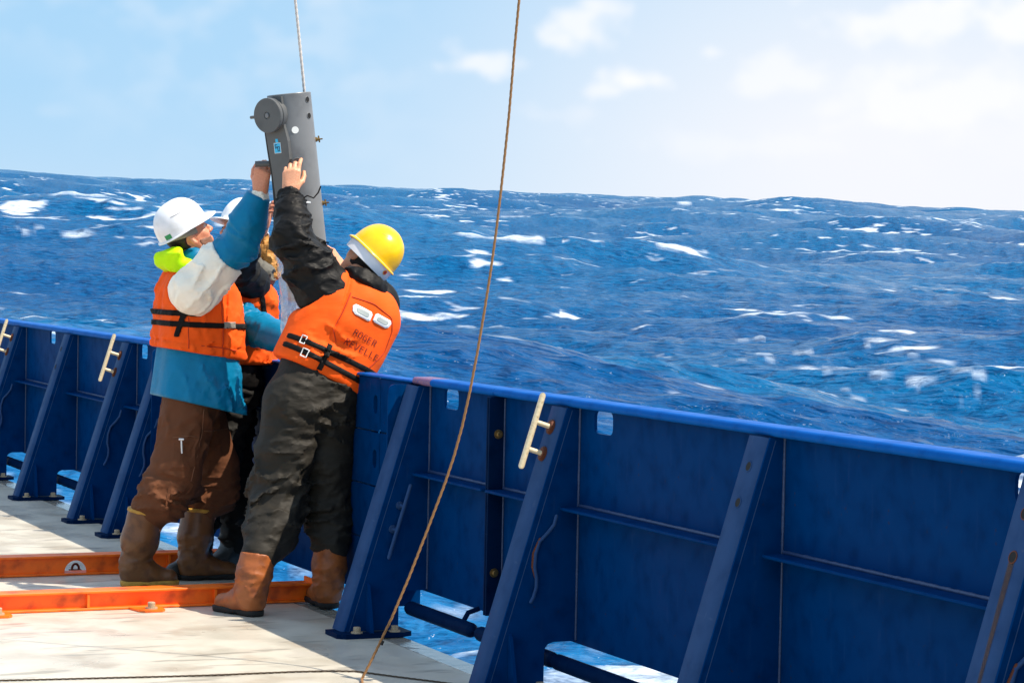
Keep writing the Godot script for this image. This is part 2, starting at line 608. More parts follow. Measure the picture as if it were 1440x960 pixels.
	# cloth
	for d in [["vest_orange", Color(1.0, 0.365, 0.07), 0.72, 0.22, 0.42], ["strap_black", Color(0.06, 0.055, 0.05), 0.7, 0.35, 0.42], ["teal_cloth", Color(0.0, 0.46, 0.63), 0.46, 0.40, 0.42], ["white_cloth", Color(1.0, 0.965, 0.89), 0.6, 0.30, 0.42],
			["neon_yellow", Color(0.78, 0.98, 0.02), 0.55, 0.35, 0.42], ["black_cloth", Color(0.062, 0.056, 0.052), 0.55, 0.50, 0.42], ["charcoal_trousers", Color(0.165, 0.152, 0.128), 0.62, 0.55, 0.42], ["brown_canvas", Color(0.40, 0.245, 0.155), 0.8, 0.50, 0.42],
			["dark_trousers", Color(0.10, 0.098, 0.09), 0.7, 0.35, 0.42], ["grey_hood", Color(0.42, 0.41, 0.38), 0.7, 0.35, 0.42]]:
		var m := mat(d[0], d[1], d[2])
		m.albedo_texture = tinted(mid, [[0.0, Color(0.90, 0.89, 0.88)], [0.5, Color(0.98, 0.98, 0.98)], [1.0, Color.WHITE]])
		m.normal_enabled = true
		m.normal_texture = crumple_n
		m.normal_scale = d[3]
		m.metallic_specular = 0.3
		m.rim_enabled = true
		m.rim = 0.05
		tri_map(m, d[4])
	# leather and rubber
	for d in [["tan_leather", Color(0.64, 0.345, 0.135), 0.5, 0.15], ["brown_rubber", Color(0.47, 0.295, 0.145), 0.42, 0.08], ["green_rubber", Color(0.09, 0.105, 0.09), 0.5, 0.2], ["black_sole", Color(0.055, 0.05, 0.045), 0.75, 0.3], ["yellow_rubber", Color(0.80, 0.60, 0.22), 0.6, 0.2]]:
		var m := mat(d[0], d[1], d[2])
		m.albedo_texture = tinted(mid, [[0.0, Color(0.62, 0.58, 0.54)], [0.5, Color(0.95, 0.95, 0.95)], [1.0, Color.WHITE]])
		m.normal_enabled = true
		m.normal_texture = crumple_n
		m.normal_scale = d[3]
		tri_map(m, 0.35)
	for d in [["fair_skin", Color(0.92, 0.68, 0.53)], ["tanned_skin", Color(0.86, 0.60, 0.47)]]:
		var m := mat(d[0], d[1], 0.5)
		m.albedo_texture = tinted(fine, [[0.0, Color(0.9, 0.82, 0.8)], [1.0, Color.WHITE]])
		m.subsurf_scatter_enabled = true
		m.subsurf_scatter_strength = 0.12
		tri_map(m, 0.12)
	for d in [["dark_hair", Color(0.085, 0.055, 0.035)], ["blond_hair", Color(0.74, 0.52, 0.24)], ["stubble", Color(0.46, 0.31, 0.23)]]:
		var m := mat(d[0], d[1], 0.6)
		m.normal_enabled = true
		m.normal_texture = bumps(gray(256, 0.03, 3, 31, FastNoiseLite.FRACTAL_FBM, Vector2(0.2, 1.0)), 5.0)
		tri_map(m, 0.1)
	mat("eye_white", Color(0.85, 0.83, 0.8), 0.25)
	for d in [["white_shell", Color(0.93, 0.93, 0.94)], ["yellow_shell", Color(1.0, 0.775, 0.0)]]:
		var m := mat(d[0], d[1], 0.26)
		m.albedo_texture = tinted(mid, [[0.0, Color(0.93, 0.92, 0.90)], [0.6, Color.WHITE], [1.0, Color.WHITE]])
		m.normal_enabled = true
		m.normal_texture = fine_n
		m.normal_scale = 0.03
		tri_map(m, 0.3)
	mat("thread", Color(0.50, 0.33, 0.22), 0.8)
	mat("dark_thread", Color(0.72, 0.20, 0.03), 0.8)
	mat("helmet_band", Color(0.92, 0.91, 0.92), 0.5)
	mat("grey_plastic", Color(0.52, 0.50, 0.46), 0.5)
	mat("red_print", Color(0.75, 0.09, 0.03), 0.5)
	mat("yellow_print", Color(0.93, 0.62, 0.08), 0.5)
	mat("green_sticker", Color(0.10, 0.55, 0.32), 0.5)
	mat("grey_print", Color(0.62, 0.62, 0.63), 0.5)
	mat("vest_print", Color(0.42, 0.085, 0.02), 0.8)
	var tape := mat("reflective_tape", Color(0.80, 0.82, 0.79), 0.34, 0.1)
	tape.albedo_texture = tinted(weave, [[0.0, Color(0.75, 0.75, 0.75)], [1.0, Color.WHITE]])
	tri_map(tape, 0.08)
	mat("white_plastic", Color(0.92, 0.92, 0.90), 0.4)
	var pvc := mat("grey_pvc", Color(0.47, 0.475, 0.48), 0.38)
	pvc.albedo_texture = tinted(mid, [[0.0, Color(0.82, 0.82, 0.82)], [0.5, Color(0.97, 0.97, 0.97)], [1.0, Color.WHITE]])
	pvc.normal_enabled = true
	pvc.normal_texture = fine_n
	pvc.normal_scale = 0.05
	tri_map(pvc, 0.6)
	var pvd := mat("dark_pvc", Color(0.36, 0.365, 0.365), 0.40)
	pvd.albedo_texture = pvc.albedo_texture
	tri_map(pvd, 0.6)
	mat("black_rubber", Color(0.05, 0.052, 0.055), 0.55)
	mat("sticker_blue", Color(0.22, 0.72, 0.90), 0.4)
	mat("sticker_ink", Color(0.04, 0.10, 0.22), 0.5)
	var film := mat("clear_film", Color(0.93, 0.95, 0.97, 0.30), 0.16)
	film.transparency = BaseMaterial3D.TRANSPARENCY_ALPHA
	film.cull_mode = BaseMaterial3D.CULL_DISABLED
	for d in [["white_rope", Color(1.0, 0.99, 0.97)], ["tan_rope", Color(0.72, 0.54, 0.34)], ["dark_rope", Color(0.36, 0.30, 0.23)], ["yellow_cord", Color(0.85, 0.62, 0.15)]]:
		var m := mat(d[0], d[1], 0.85)
		m.albedo_texture = tinted(weave, [[0.0, Color(0.55, 0.5, 0.48)], [1.0, Color.WHITE]])
		tri_map(m, 0.05)

# ---------------------------------------------------------------- sky: air and clouds over all directions
func sky_color(az: float, el: float, nf: FastNoiseLite, nc: FastNoiseLite) -> Color:
	# az: degrees right of the ship's far rail direction; el: degrees above the ship's horizontal
	var e := maxf(el, 0.0)
	var t := 1.0 - exp(-e / 5.5)
	var t2 := 1.0 - exp(-e / 28.0)
	t = 1.0 - exp(-e / 3.2)
	t2 = 1.0 - exp(-e / 38.0)
	var low := Color(0.53, 0.665, 0.80)
	var mid := Color(0.325, 0.60, 0.84)
	var top := Color(0.14, 0.31, 0.60)
	var c := low.lerp(mid, t).lerp(top, t2)
	# brighter, whiter air towards the sun's side
	var side := clampf((az - 17.0) / 15.0, 0.0, 1.0) * clampf((150.0 - az) / 60.0, 0.0, 1.0)
	side = side * side * (3.0 - 2.0 * side)
	c = c.lerp(Color(0.79, 0.80, 0.845), side * clampf(1.25 - e / 10.5, 0.2, 0.97))
	# clouds: patches of noise in a plane overhead, seen low over the horizon
	var p := Vector2(az, el * 1.55)
	var f := nf.get_noise_2d(p.x, p.y)
	var g := nc.get_noise_2d(p.x, p.y)
	var k := 0.0
	# the cumulus in view (size and lean in degrees)
	for b in [[26.55, 4.0, 0.62, 0.30, 0.95], [26.1, 3.75, 0.5, 0.2, 0.7], [23.0, 4.35, 0.75, 0.34, 0.75], [25.3, 5.3, 0.9, 0.5, 0.8], [28.2, 4.65, 0.42, 0.18, 0.7], [33.0, 5.35, 2.4, 0.5, 0.8], [35.2, 5.5, 2.0, 0.85, 0.9], [30.4, 4.1, 1.6, 0.45, 0.6], [33.2, 3.7, 2.6, 0.8, 0.7], [13.6, 3.0, 0.45, 0.16, 0.12], [24.6, 3.2, 1.1, 0.25, 0.35], [29.0, 2.6, 2.2, 0.3, 0.3]]:
		var q := Vector2((az - b[0]) / b[2], (el - b[1]) / b[3])
		var r := q.length()
		if r < 2.2: k = maxf(k, clampf((1.2 - r + f * 1.2) * 1.2, 0.0, 1.0) * b[4])
	var patch := clampf((g + 0.02 + side * 0.12 + 0.16 * clampf((el - 7.0) / 10.0, 0.0, 1.0)) * 2.4, 0.0, 1.0) * clampf((el - 1.0) / 5.0, 0.0, 1.0)
	k = maxf(k, patch * (0.20 + 0.7 * clampf(f * 1.6 + 0.35, 0.0, 1.0)) * maxf(0.35 + 0.5 * side, clampf((el - 7.0) / 10.0, 0.0, 1.0)))
	# sunlit cloud tops high up are far brighter than the hazy ones near the horizon
	c = c.lerp(Color(0.86, 0.86, 0.875) * (1.0 + 0.9 * clampf((el - 7.0) / 14.0, 0.0, 1.0)), clampf(k, 0.0, 1.0) * 0.92)
	if el < 0.0: c = c.lerp(Color(0.05, 0.13, 0.24), clampf(-(el + 3.0) / 6.0, 0.0, 1.0))
	return c

func make_sky() -> Sky:
	var nf := noise_of(FastNoiseLite.FRACTAL_FBM, 0.55, 5, 41)
	var nc := noise_of(FastNoiseLite.FRACTAL_FBM, 0.06, 3, 42)
	var W := 720
	var H := 360
	var base := Image.create(W, H, false, Image.FORMAT_RGBF)
	for y in H:
		var el := 90.0 - 180.0 * (y + 0.5) / H
		for x in W:
			base.set_pixel(x, y, sky_color(wrapf((x + 0.5) * 360.0 / W, -180.0, 180.0), el, nf, nc))
	base.resize(3600, 1800, Image.INTERPOLATE_BILINEAR)
	for y in range(780, 960):
		var el := 90.0 - (y + 0.5) * 0.1
		for x in range(0, 520):
			base.set_pixel(x, y, sky_color((x + 0.5) * 0.1, el, nf, nc))
	var m := PanoramaSkyMaterial.new()
	m.panorama = ImageTexture.create_from_image(base)
	var s := Sky.new()
	s.sky_material = m
	return s

# ---------------------------------------------------------------- sea
func make_sea():
	var up := SEA_UP.normalized()
	var fz := (Vector3.FORWARD - up * Vector3.FORWARD.dot(up)).normalized()
	var fx := fz.cross(up)
	var o := EYE - up * SEA_BELOW_EYE
	var rng := RandomNumberGenerator.new()
	rng.seed = 7
	var waves := []
	for i in 30:      # wind sea from beyond the rail, running towards the ship
		var lam := 3.0 * pow(28.0, i / 29.0)
		var th := deg_to_rad(205.0 + rng.randf_range(-42, 42))
		var amp := 0.0088 * lam * rng.randf_range(0.5, 1.3)
		if lam > 22.0: amp *= 0.55
		elif lam > 4.0: amp *= 0.85
		waves.append([sin(th) * TAU / lam, cos(th) * TAU / lam, amp, rng.randf_range(0, TAU), lam])
	var chop := noise_of(FastNoiseLite.FRACTAL_RIDGED, 0.36, 4, 51)
	var cap := noise_of(FastNoiseLite.FRACTAL_FBM, 0.045, 3, 52)
	var frag := noise_of(FastNoiseLite.FRACTAL_FBM, 0.30, 4, 53)
	var speck := noise_of(FastNoiseLite.FRACTAL_FBM, 1.6, 2, 57)
	var tone := noise_of(FastNoiseLite.FRACTAL_FBM, 0.012, 3, 54)
	var az := []
	var a := -75.0
	while a < 128.0:
		az.append(deg_to_rad(a))
		a += 0.048 if a > 9.0 and a < 39.0 else (0.35 if a > -5.0 and a < 60.0 else 2.5)
	var rad := []
	var r := 9.0
	while r < 14000.0:
		rad.append(r)
		r *= 1.0058 if r < 1300.0 else (1.012 if r < 4000.0 else 1.05)
	var nA := az.size()
	var nR := rad.size()
	var v := PackedVector3Array()
	var col := PackedColorArray()
	var uv := PackedVector2Array()
	var uv2 := PackedVector2Array()
	uv2.resize(nA * nR)
	v.resize(nA * nR); col.resize(nA * nR); uv.resize(nA * nR)
	var deep := Color(0.002, 0.078, 0.225)
	var teal := Color(0.004, 0.138, 0.31)
	var white := Color(0.80, 0.84, 0.88)
	var sa := PackedFloat32Array()
	var ca := PackedFloat32Array()
	for q in az:
		sa.append(sin(q)); ca.append(cos(q))
	for i in nR:
		r = rad[i]
		var gap: float = r * (0.0058 if r < 1300.0 else 0.012)
		var act := []
		for w in waves:
			var keep: float = clampf(w[4] / maxf(gap * 2.5, 0.01) - 1.0, 0.0, 1.0)
			if keep > 0.0: act.append([w[0], w[1], w[2] * keep, w[3], w[4]])
		var ck := clampf(4.0 / maxf(gap, 0.01) - 0.7, 0.0, 1.0)
		for j in nA:
			var x := sa[j] * r
			var y := ca[j] * r
			var h := 0.0
			var steep := 0.0
			for w in act:
				var s := sin(w[0] * x + w[1] * y + w[3])
				h += w[2] * (s + 0.45 * (s * s - 0.5))
				steep += w[2] / w[4] * s
			# sharpened crests, chop on top, and one tall swell beyond the people
			h = h + 0.06 * h * absf(h)
			var cc := 0.9 * x - 0.42 * y       # along the crests
			var tt := 0.42 * x + 0.9 * y       # across them
			var cr := chop.get_noise_2d(cc * 0.36, tt)
			h += 0.25 * ck * cr
			var dx := x - 98.0
			var dy := y - 272.0
			var along := dx * 0.93 + dy * 0.37
			var acr := dy * 0.93 - dx * 0.37
			var swell := clampf((r - 110.0) / 160.0, 0.0, 1.0)
			h += 6.0 * swell * tone.get_noise_2d(cc * 0.7 + 500.0, tt * 1.5)
			h += 3.3 * exp(-along * along / 420.0 - acr * acr / 600.0)
			var far := clampf((r - 250.0) / 900.0, 0.0, 1.0)
			var f1 := cap.get_noise_2d(cc * 0.8, tt)
			var f2 := frag.get_noise_2d(cc * 0.42, tt * 1.5) if r < 400.0 else frag.get_noise_2d(cc * 0.16, tt * 0.7)
			var crest := clampf((steep - 0.020) * 22.0, -0.6, 1.0)
			var sp := speck.get_noise_2d(cc * 0.5, tt) if r < 260.0 else 0.0
			var foam := clampf((sp * 0.28 + f1 * 1.0 + crest * 0.55 + f2 * 1.15 - 1.06 + far * 0.30) * 4.5, 0.0, 1.0)
			if r < 80.0: foam = maxf(foam, clampf((sp * 0.8 + cr * 0.35 + f2 * 0.55 + f1 * 0.5 - 0.70) * 3.5, 0.0, 0.45))
			# washed water along the hull
			if r < 42.0:
				var side := clampf((11.0 - (x - 3.9)) / 6.0, 0.0, 1.0)
				foam = maxf(foam, side * clampf((sp * 0.7 + f2 * 0.9 + cr * 0.3 - 0.42) * 1.8, 0.0, 0.9))
				col[i * nA + j] = deep.lerp(Color(0.014, 0.165, 0.38), side * 0.9).lerp(white, foam)
			else:
				var tn := tone.get_noise_2d(x, y)
				col[i * nA + j] = deep.lerp(teal, clampf(0.30 + tn * 0.6 + h * 0.12, 0.0, 1.0)).lerp(white, foam)
			if foam > 0.3 and r < 120.0: h += 0.03 * foam
			v[i * nA + j] = o + fx * x + fz * y + up * h
			uv[i * nA + j] = Vector2(cc * 0.34, tt) / 5.5
			uv2[i * nA + j] = Vector2(cc, tt) / 85.0
	var idx := PackedInt32Array()
	idx.resize((nA - 1) * (nR - 1) * 6)
	var t := 0
	for i in nR - 1:
		for j in nA - 1:
			var b := i * nA + j
			idx[t] = b; idx[t + 1] = b + nA; idx[t + 2] = b + 1
			idx[t + 3] = b + 1; idx[t + 4] = b + nA; idx[t + 5] = b + nA + 1
			t += 6
	var nor := PackedVector3Array()
	nor.resize(v.size())
	for i in nR:
		for j in nA:
			var b := i * nA + j
			var e1 := v[b + 1 if j < nA - 1 else b] - v[b - 1 if j > 0 else b]
			var e2 := v[b + nA if i < nR - 1 else b] - v[b - nA if i > 0 else b]
			var nn := e1.cross(e2).normalized()
			nor[b] = nn if nn.dot(up) > 0.0 else -nn
	var arr := []
	arr.resize(Mesh.ARRAY_MAX)
	arr[Mesh.ARRAY_VERTEX] = v
	arr[Mesh.ARRAY_NORMAL] = nor
	arr[Mesh.ARRAY_COLOR] = col
	arr[Mesh.ARRAY_TEX_UV] = uv
	arr[Mesh.ARRAY_TEX_UV2] = uv2
	arr[Mesh.ARRAY_INDEX] = idx
	var me := ArrayMesh.new()
	me.add_surface_from_arrays(Mesh.PRIMITIVE_TRIANGLES, arr)
	var m := mat("sea_water", Color.WHITE, 0.14)
	m.vertex_color_use_as_albedo = true
	m.albedo_texture = tinted(gray(1024, 0.02, 5, 55), [[0.0, Color(0.55, 0.62, 0.7)], [0.5, Color(0.86, 0.89, 0.92)], [1.0, Color.WHITE]])
	m.normal_enabled = true
	m.normal_texture = bumps(gray(1024, 0.02, 6, 56, FastNoiseLite.FRACTAL_FBM, Vector2(0.8, 1.0)), 13.0)
	m.normal_scale = 1.3
	m.metallic_specular = 0.15
	# small torn whitecaps and foam flecks, long along the crests
	var fa := gray(1024, 0.062, 4, 58, FastNoiseLite.FRACTAL_FBM, Vector2(0.36, 1.0)).get_data()
	var fb := gray(1024, 0.004, 3, 59).get_data()
	var fo := PackedByteArray()
	fo.resize(1024 * 1024 * 4)
	for i in 1024 * 1024:
		var g := fa[i] * 0.72 + fb[i] * 0.5
		fo[i * 4] = 226; fo[i * 4 + 1] = 234; fo[i * 4 + 2] = 241
		fo[i * 4 + 3] = int(clampf((g - 207.0) * 7.0, 0.0, 205.0))
	m.detail_enabled = true
	m.detail_uv_layer = BaseMaterial3D.DETAIL_UV_2
	m.detail_blend_mode = BaseMaterial3D.BLEND_MODE_MIX
	m.detail_albedo = ImageTexture.create_from_image(Image.create_from_data(1024, 1024, false, Image.FORMAT_RGBA8, fo))
	var sea := part("sea", me, m, self)
	tag(sea, "deep blue rough sea with whitecaps beyond the rail", "sea", "", "structure")

# ---------------------------------------------------------------- deck, hull
func make_deck():
	var mb := MB.new()
	mb.box(Vector3(-14, -0.35, -46), Vector3(3.84, 0, 7), 0.002)
	var d := part("deck", mb, M.deck_paint, self)
	tag(d, "pale painted steel deck with stains and wet patches", "deck", "", "structure")
	mb = MB.new()
	mb.box(Vector3(3.8415, -0.35, -46), Vector3(3.965, -0.004, 7), 0.012)
	d = part("deck_edge", mb, M.wet_deck_edge, self)
	tag(d, "wet waterway strip along the outer edge of the deck", "deck edge", "", "structure")
	mb = MB.new()
	mb.box(Vector3(3.80, -6.5, -46), Vector3(3.95, -0.36, 7), 0.01)
	d = part("ship_side", mb, M.blue_paint, self)
	tag(d, "blue side of the hull below the deck edge", "hull", "", "structure")

# ---------------------------------------------------------------- bulwark
# rectangle in (z, y) round a rounded-rectangle hole, both faces and the hole's wall, between x0 and x1
func holed(mb: MB, z0: float, z1: float, y0: float, y1: float, cz: float, cy: float, hz: float, hy: float, rc: float, x0: float, x1: float):
	var an := []
	for i in 40: an.append(TAU * (i + 0.5) / 40)
	for c in [[z0, y0], [z1, y0], [z1, y1], [z0, y1]]: an.append(fposmod(atan2(c[1] - cy, c[0] - cz), TAU))
	an.sort()
	var inn := []
	var out := []
	for w in an:
		var d := Vector2(cos(w), sin(w))
		var tz := ((z1 if d.x > 0 else z0) - cz) / d.x if absf(d.x) > 1e-6 else 1e9
		var ty := ((y1 if d.y > 0 else y0) - cy) / d.y if absf(d.y) > 1e-6 else 1e9
		out.append(Vector2(cz, cy) + d * minf(tz, ty))
		var lo := 0.0
		var hi := 1.0
		for k in 24:
			var s := (lo + hi) * 0.5
			var q := (d * s).abs() - Vector2(hz - rc, hy - rc)
			var sd := Vector2(maxf(q.x, 0), maxf(q.y, 0)).length() + minf(maxf(q.x, q.y), 0.0) - rc
			if sd < 0: lo = s
			else: hi = s
		inn.append(Vector2(cz, cy) + d * lo)
	var n := an.size()
	for i in n:
		var j := (i + 1) % n
		var a: Vector2 = inn[i]
		var b: Vector2 = inn[j]
		var c: Vector2 = out[j]
		var d: Vector2 = out[i]
		mb.quad(Vector3(x0, a.y, a.x), Vector3(x0, d.y, d.x), Vector3(x0, c.y, c.x), Vector3(x0, b.y, b.x))
		mb.quad(Vector3(x1, a.y, a.x), Vector3(x1, b.y, b.x), Vector3(x1, c.y, c.x), Vector3(x1, d.y, d.x))
		mb.quad(Vector3(x0, a.y, a.x), Vector3(x0, b.y, b.x), Vector3(x1, b.y, b.x), Vector3(x1, a.y, a.x))

func wall_plate(parent: Node3D, z0: float, z1: float, holes: Array):   # z0 < z1
	var mb := MB.new()
	var x0 := WALL_X
	var x1 := WALL_X + 0.012
	var y0 := 0.178
	var y1 := 1.066
	var cuts := []
	for h in holes:
		if h - 0.12 > z0 and h + 0.12 < z1: cuts.append(h)
	cuts.sort()
	var at := z0
	for h in cuts:
		mb.box(Vector3(x0, y0, at), Vector3(x1, y1, h - 0.11), 0.0005)
		mb.box(Vector3(x0, y0, h - 0.11), Vector3(x1, 0.96, h + 0.11), 0.0005)
		holed(mb, h - 0.11, h + 0.11, 0.96, y1, h, 1.017, 0.078, 0.042, 0.024, x0, x1)
		at = h + 0.11
	mb.box(Vector3(x0, y0, at), Vector3(x1, y1, z1), 0.0005)
	put("wall_plate", mb, M.blue_paint, parent)

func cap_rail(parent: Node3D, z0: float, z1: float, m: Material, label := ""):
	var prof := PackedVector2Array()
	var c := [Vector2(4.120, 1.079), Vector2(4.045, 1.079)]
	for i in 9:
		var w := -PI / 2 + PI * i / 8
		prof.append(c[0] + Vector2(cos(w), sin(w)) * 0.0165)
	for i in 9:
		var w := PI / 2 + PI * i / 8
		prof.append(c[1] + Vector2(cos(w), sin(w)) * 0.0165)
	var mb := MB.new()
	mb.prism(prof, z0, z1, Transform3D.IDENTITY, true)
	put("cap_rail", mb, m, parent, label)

func hexbolt(c: Vector3, up: Vector3, r: float, h: float) -> MB:
	var mb := MB.new()
	var a := up.cross(Vector3(0.3, 0.2, 0.9)).normalized()
	var t := Transform3D(Basis(a, up, a.cross(up)), c)
	mb.lathe([Vector2(0, h * 0.22), Vector2(r * 1.45, h * 0.22), Vector2(r * 1.5, 0.0)], 20, t)
	mb.lathe([Vector2(0.0, h), Vector2(r * 0.8, h), Vector2(r, h * 0.88), Vector2(r, h * 0.2)], 6, t)
	# the lathe above runs downwards: turn its faces outwards
	for i in range(0, mb.v.size(), 3):
		var s := mb.v[i + 1]
		mb.v[i + 1] = mb.v[i + 2]; mb.v[i + 2] = s
		mb.n[i] = -mb.n[i]
		var nn := -mb.n[i + 1]
		mb.n[i + 1] = -mb.n[i + 2]; mb.n[i + 2] = nn
	return mb

# one bracket: z is its near face; fit says what is bolted to it
func bracket(parent: Node3D, z: float, fit: String):
	var mb := MB.new()
	var web := PackedVector2Array([Vector2(3.705, 0.022), Vector2(3.949, 0.022), Vector2(3.949, 0.145), Vector2(3.953, 0.165), Vector2(3.965, 0.179), Vector2(3.985, 0.186), Vector2(4.0795, 0.186), Vector2(4.0795, 1.061), Vector2(4.026, 1.061)])
	mb.prism(web, z - 0.012, z, Transform3D.IDENTITY)
	var w := put("bracket", mb, M.blue_paint, parent)
	# flange: bent plate along the inboard edge
	var A := Vector3(3.690, 0.022, z)
	var B := Vector3(4.012, 1.062, z)
	var d := (B - A).normalized()
	var nn := Vector3(-d.y, d.x, 0)           # inboard and up
	var fr := Transform3D(Basis(Vector3(0, 0, 1), nn, -d), A)   # x: along z, y: outwards, z: down the flange
	var prof := PackedVector2Array()
	prof.append(Vector2(-0.118, -0.012)); prof.append(Vector2(-0.036, -0.012)); prof.append(Vector2(-0.0125, -0.036)); prof.append(Vector2(0.0005, -0.036))
	for i in 7:
		var q := PI / 2 * i / 6
		prof.append(Vector2(-0.0365, -0.037) + Vector2(cos(q), sin(q)) * 0.037)
	prof.append(Vector2(-0.110, 0.0)); prof.append(Vector2(-0.1165, -0.003))
	mb = MB.new()
	mb.prism(prof, -(B - A).length(), 0.0, fr, true)
	var fl := put("flange", mb, M.worn_blue_paint, w)
	# foot plate, gusset, bolts
	mb = MB.new()
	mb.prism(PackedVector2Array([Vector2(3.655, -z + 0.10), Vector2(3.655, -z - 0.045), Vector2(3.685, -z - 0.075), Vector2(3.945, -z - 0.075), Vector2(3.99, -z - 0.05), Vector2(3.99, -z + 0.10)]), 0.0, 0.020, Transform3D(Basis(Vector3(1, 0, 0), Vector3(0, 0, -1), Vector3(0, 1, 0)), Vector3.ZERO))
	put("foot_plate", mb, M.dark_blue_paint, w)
	mb = MB.new()
	mb.prism(PackedVector2Array([Vector2(z + 0.001, 0.021), Vector2(z + 0.070, 0.021), Vector2(z + 0.066, 0.05), Vector2(z + 0.018, 0.215), Vector2(z + 0.001, 0.225)]), -3.812, -3.800, Transform3D(Basis(Vector3(0, 0, 1), Vector3(0, 1, 0), Vector3(-1, 0, 0)), Vector3.ZERO))
	put("gusset", mb, M.blue_paint, w)
	for x in [3.745, 3.915]:
		put("bolt", hexbolt(Vector3(x, 0.0205, z + 0.044), Vector3.UP, 0.017, 0.026), M.pale_bolt, w)
	# welds to the wall
	mb = MB.new()
	var pts := []
	var rr := []
	var rng := RandomNumberGenerator.new()
	rng.seed = int(absf(z) * 100)
	for i in 46:
		pts.append(Vector3(4.077, 0.19 + i * 0.0193, z + 0.003)); rr.append(0.0042 + rng.randf() * 0.0018)
	mb.tube(pts, rr, 6)
	put("weld_seam", mb, M.weld_bead, w)
	# bolted and welded fittings
	if fit.contains("cleat"):
		var q := func(y: float) -> Vector3: return A + d * ((y - A.y) / d.y)
		var off := Vector3(0, 0, -0.06)
		var bar := MB.new()
		bar.tube([q.call(0.82) + off + nn * 0.072, q.call(1.082) + off + nn * 0.072], 0.0115, 12, true)
		put("mooring_cleat", bar, M.cream_paint, w)
		for y in [0.985, 0.885]:
			var post := MB.new()
			post.tube([q.call(y) + off + nn * 0.006, q.call(y) + off + nn * 0.07], 0.0095, 10)
			put("cleat_post", post, M.cream_paint, w)
			var ws := MB.new()
			ws.tube([q.call(y) + off + nn * 0.0005, q.call(y) + off + nn * 0.008, q.call(y) + off + nn * 0.011], [0.029, 0.028, 0.02], 16)
			put("rusty_washer", ws, M.rusty_steel, w)
	if fit.contains("holes"):
		for y in [0.965, 0.85]:
			var c: Vector3 = A + d * ((y - A.y) / d.y) + Vector3(0, 0, -0.058)
			var rim := MB.new()
			rim.tube([c - nn * 0.004, c + nn * 0.0022], [0.0155, 0.0155], 18)
			put("bolt_hole", rim, M.dark_hole, w)
			var lip := MB.new()
			var ringp := []
			for i in 19: ringp.append(c + (d * cos(TAU * i / 18) + Vector3(0, 0, 1) * sin(TAU * i / 18)) * 0.0165 + nn * 0.001)
			lip.tube(ringp, 0.0022, 6)
			put("hole_rim", lip, M.rusty_steel if fit.contains("rusty") else M.worn_blue_paint, w)
	if fit.contains("rusty"):
		var q0 := A + d * ((0.835 - A.y) / d.y) + Vector3(0, 0, -0.058) + nn * 0.0012
		var q1 := A + d * ((0.40 - A.y) / d.y) + Vector3(0, 0, -0.050) + nn * 0.0012
		var sk := MB.new()
		sk.quad(q0 + Vector3(0, 0, -0.013), q1 + Vector3(0, 0, -0.005), q1 + Vector3(0, 0, 0.006), q0 + Vector3(0, 0, 0.013))
		put("rust_streak", sk, M.rust_streak, w)
	if fit.contains("hook"):
		var h := MB.new()
		var o := 0.020
		var path := [Vector3(3.974, 0.660, z + o + 0.012), Vector3(3.966, 0.628, z + o + 0.010), Vector3(3.946, 0.598, z + o), Vector3(3.918, 0.565, z + 0.008), Vector3(3.903, 0.520, z + 0.008), Vector3(3.900, 0.47, z + 0.008), Vector3(3.908, 0.43, z + 0.009), Vector3(3.903, 0.395, z + o), Vector3(3.886, 0.36, z + o + 0.012), Vector3(3.876, 0.345, z + o + 0.014)]
		h.tube(path, 0.0072, 8, true)
		put("line_hook", h, M.worn_blue_paint, w)
		if not fit.contains("rust"): return
		h = MB.new()
		h.tube([Vector3(3.921, 0.572, z + 0.0075), Vector3(3.8985, 0.521, z + 0.002), Vector3(3.8955, 0.47, z + 0.002), Vector3(3.908, 0.432, z + 0.004)], 0.0075, 8, true)
		put("rust_weld", h, M.rusty_steel, w)
	if fit.contains("blue_bar"):
		var h := MB.new()
		h.tube([Vector3(3.972, 0.640, z + 0.055), Vector3(3.880, 0.338, z + 0.055)], 0.0085, 10, true)
		put("blue_cleat", h, M.worn_blue_paint, w)
		for y in [0.552, 0.452]:
			var x: float = 3.880 + (y - 0.338) / 0.302 * 0.092
			h = MB.new()
			h.tube([Vector3(x, y, z + 0.001), Vector3(x, y, z + 0.055)], 0.008, 8)
			put("cleat_post", h, M.worn_blue_paint, w)
			h = MB.new()
			h.tube([Vector3(x, y, z + 0.0005), Vector3(x, y, z + 0.010)], [0.018, 0.016], 14)
			put("cleat_washer", h, M.worn_blue_paint, w)

func ledge(parent: Node3D, z0: float, z1: float):
	var mb := MB.new()
	mb.box(Vector3(3.994, 0.680, z0), Vector3(4.0795, 0.691, z1), 0.0025)
	var l := put("stiffener", mb, M.blue_paint, parent)
	mb = MB.new()
	var pts := []
	var rr := []
	var rng := RandomNumberGenerator.new()
	rng.seed = int(absf(z0) * 90)
	var n := int((z1 - z0) / 0.022)
	for i in n + 1:
		pts.append(Vector3(4.0765, 0.6955, lerpf(z0, z1, float(i) / n))); rr.append(0.0058 + rng.randf() * 0.0026)
	mb.tube(pts, rr, 6)
	put("weld_seam", mb, M.weld_bead, l)

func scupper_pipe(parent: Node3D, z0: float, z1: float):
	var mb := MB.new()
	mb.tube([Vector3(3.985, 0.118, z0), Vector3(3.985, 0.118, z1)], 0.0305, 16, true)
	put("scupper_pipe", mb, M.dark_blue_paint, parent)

func pipe_arm(parent: Node3D, z: float):
	var mb := MB.new()
	mb.tube([Vector3(3.995, 0.135, z + 0.03), Vector3(4.03, 0.168, z), Vector3(4.084, 0.182, z - 0.01)], 0.0105, 8)
	put("pipe_arm", mb, M.dark_blue_paint, parent)

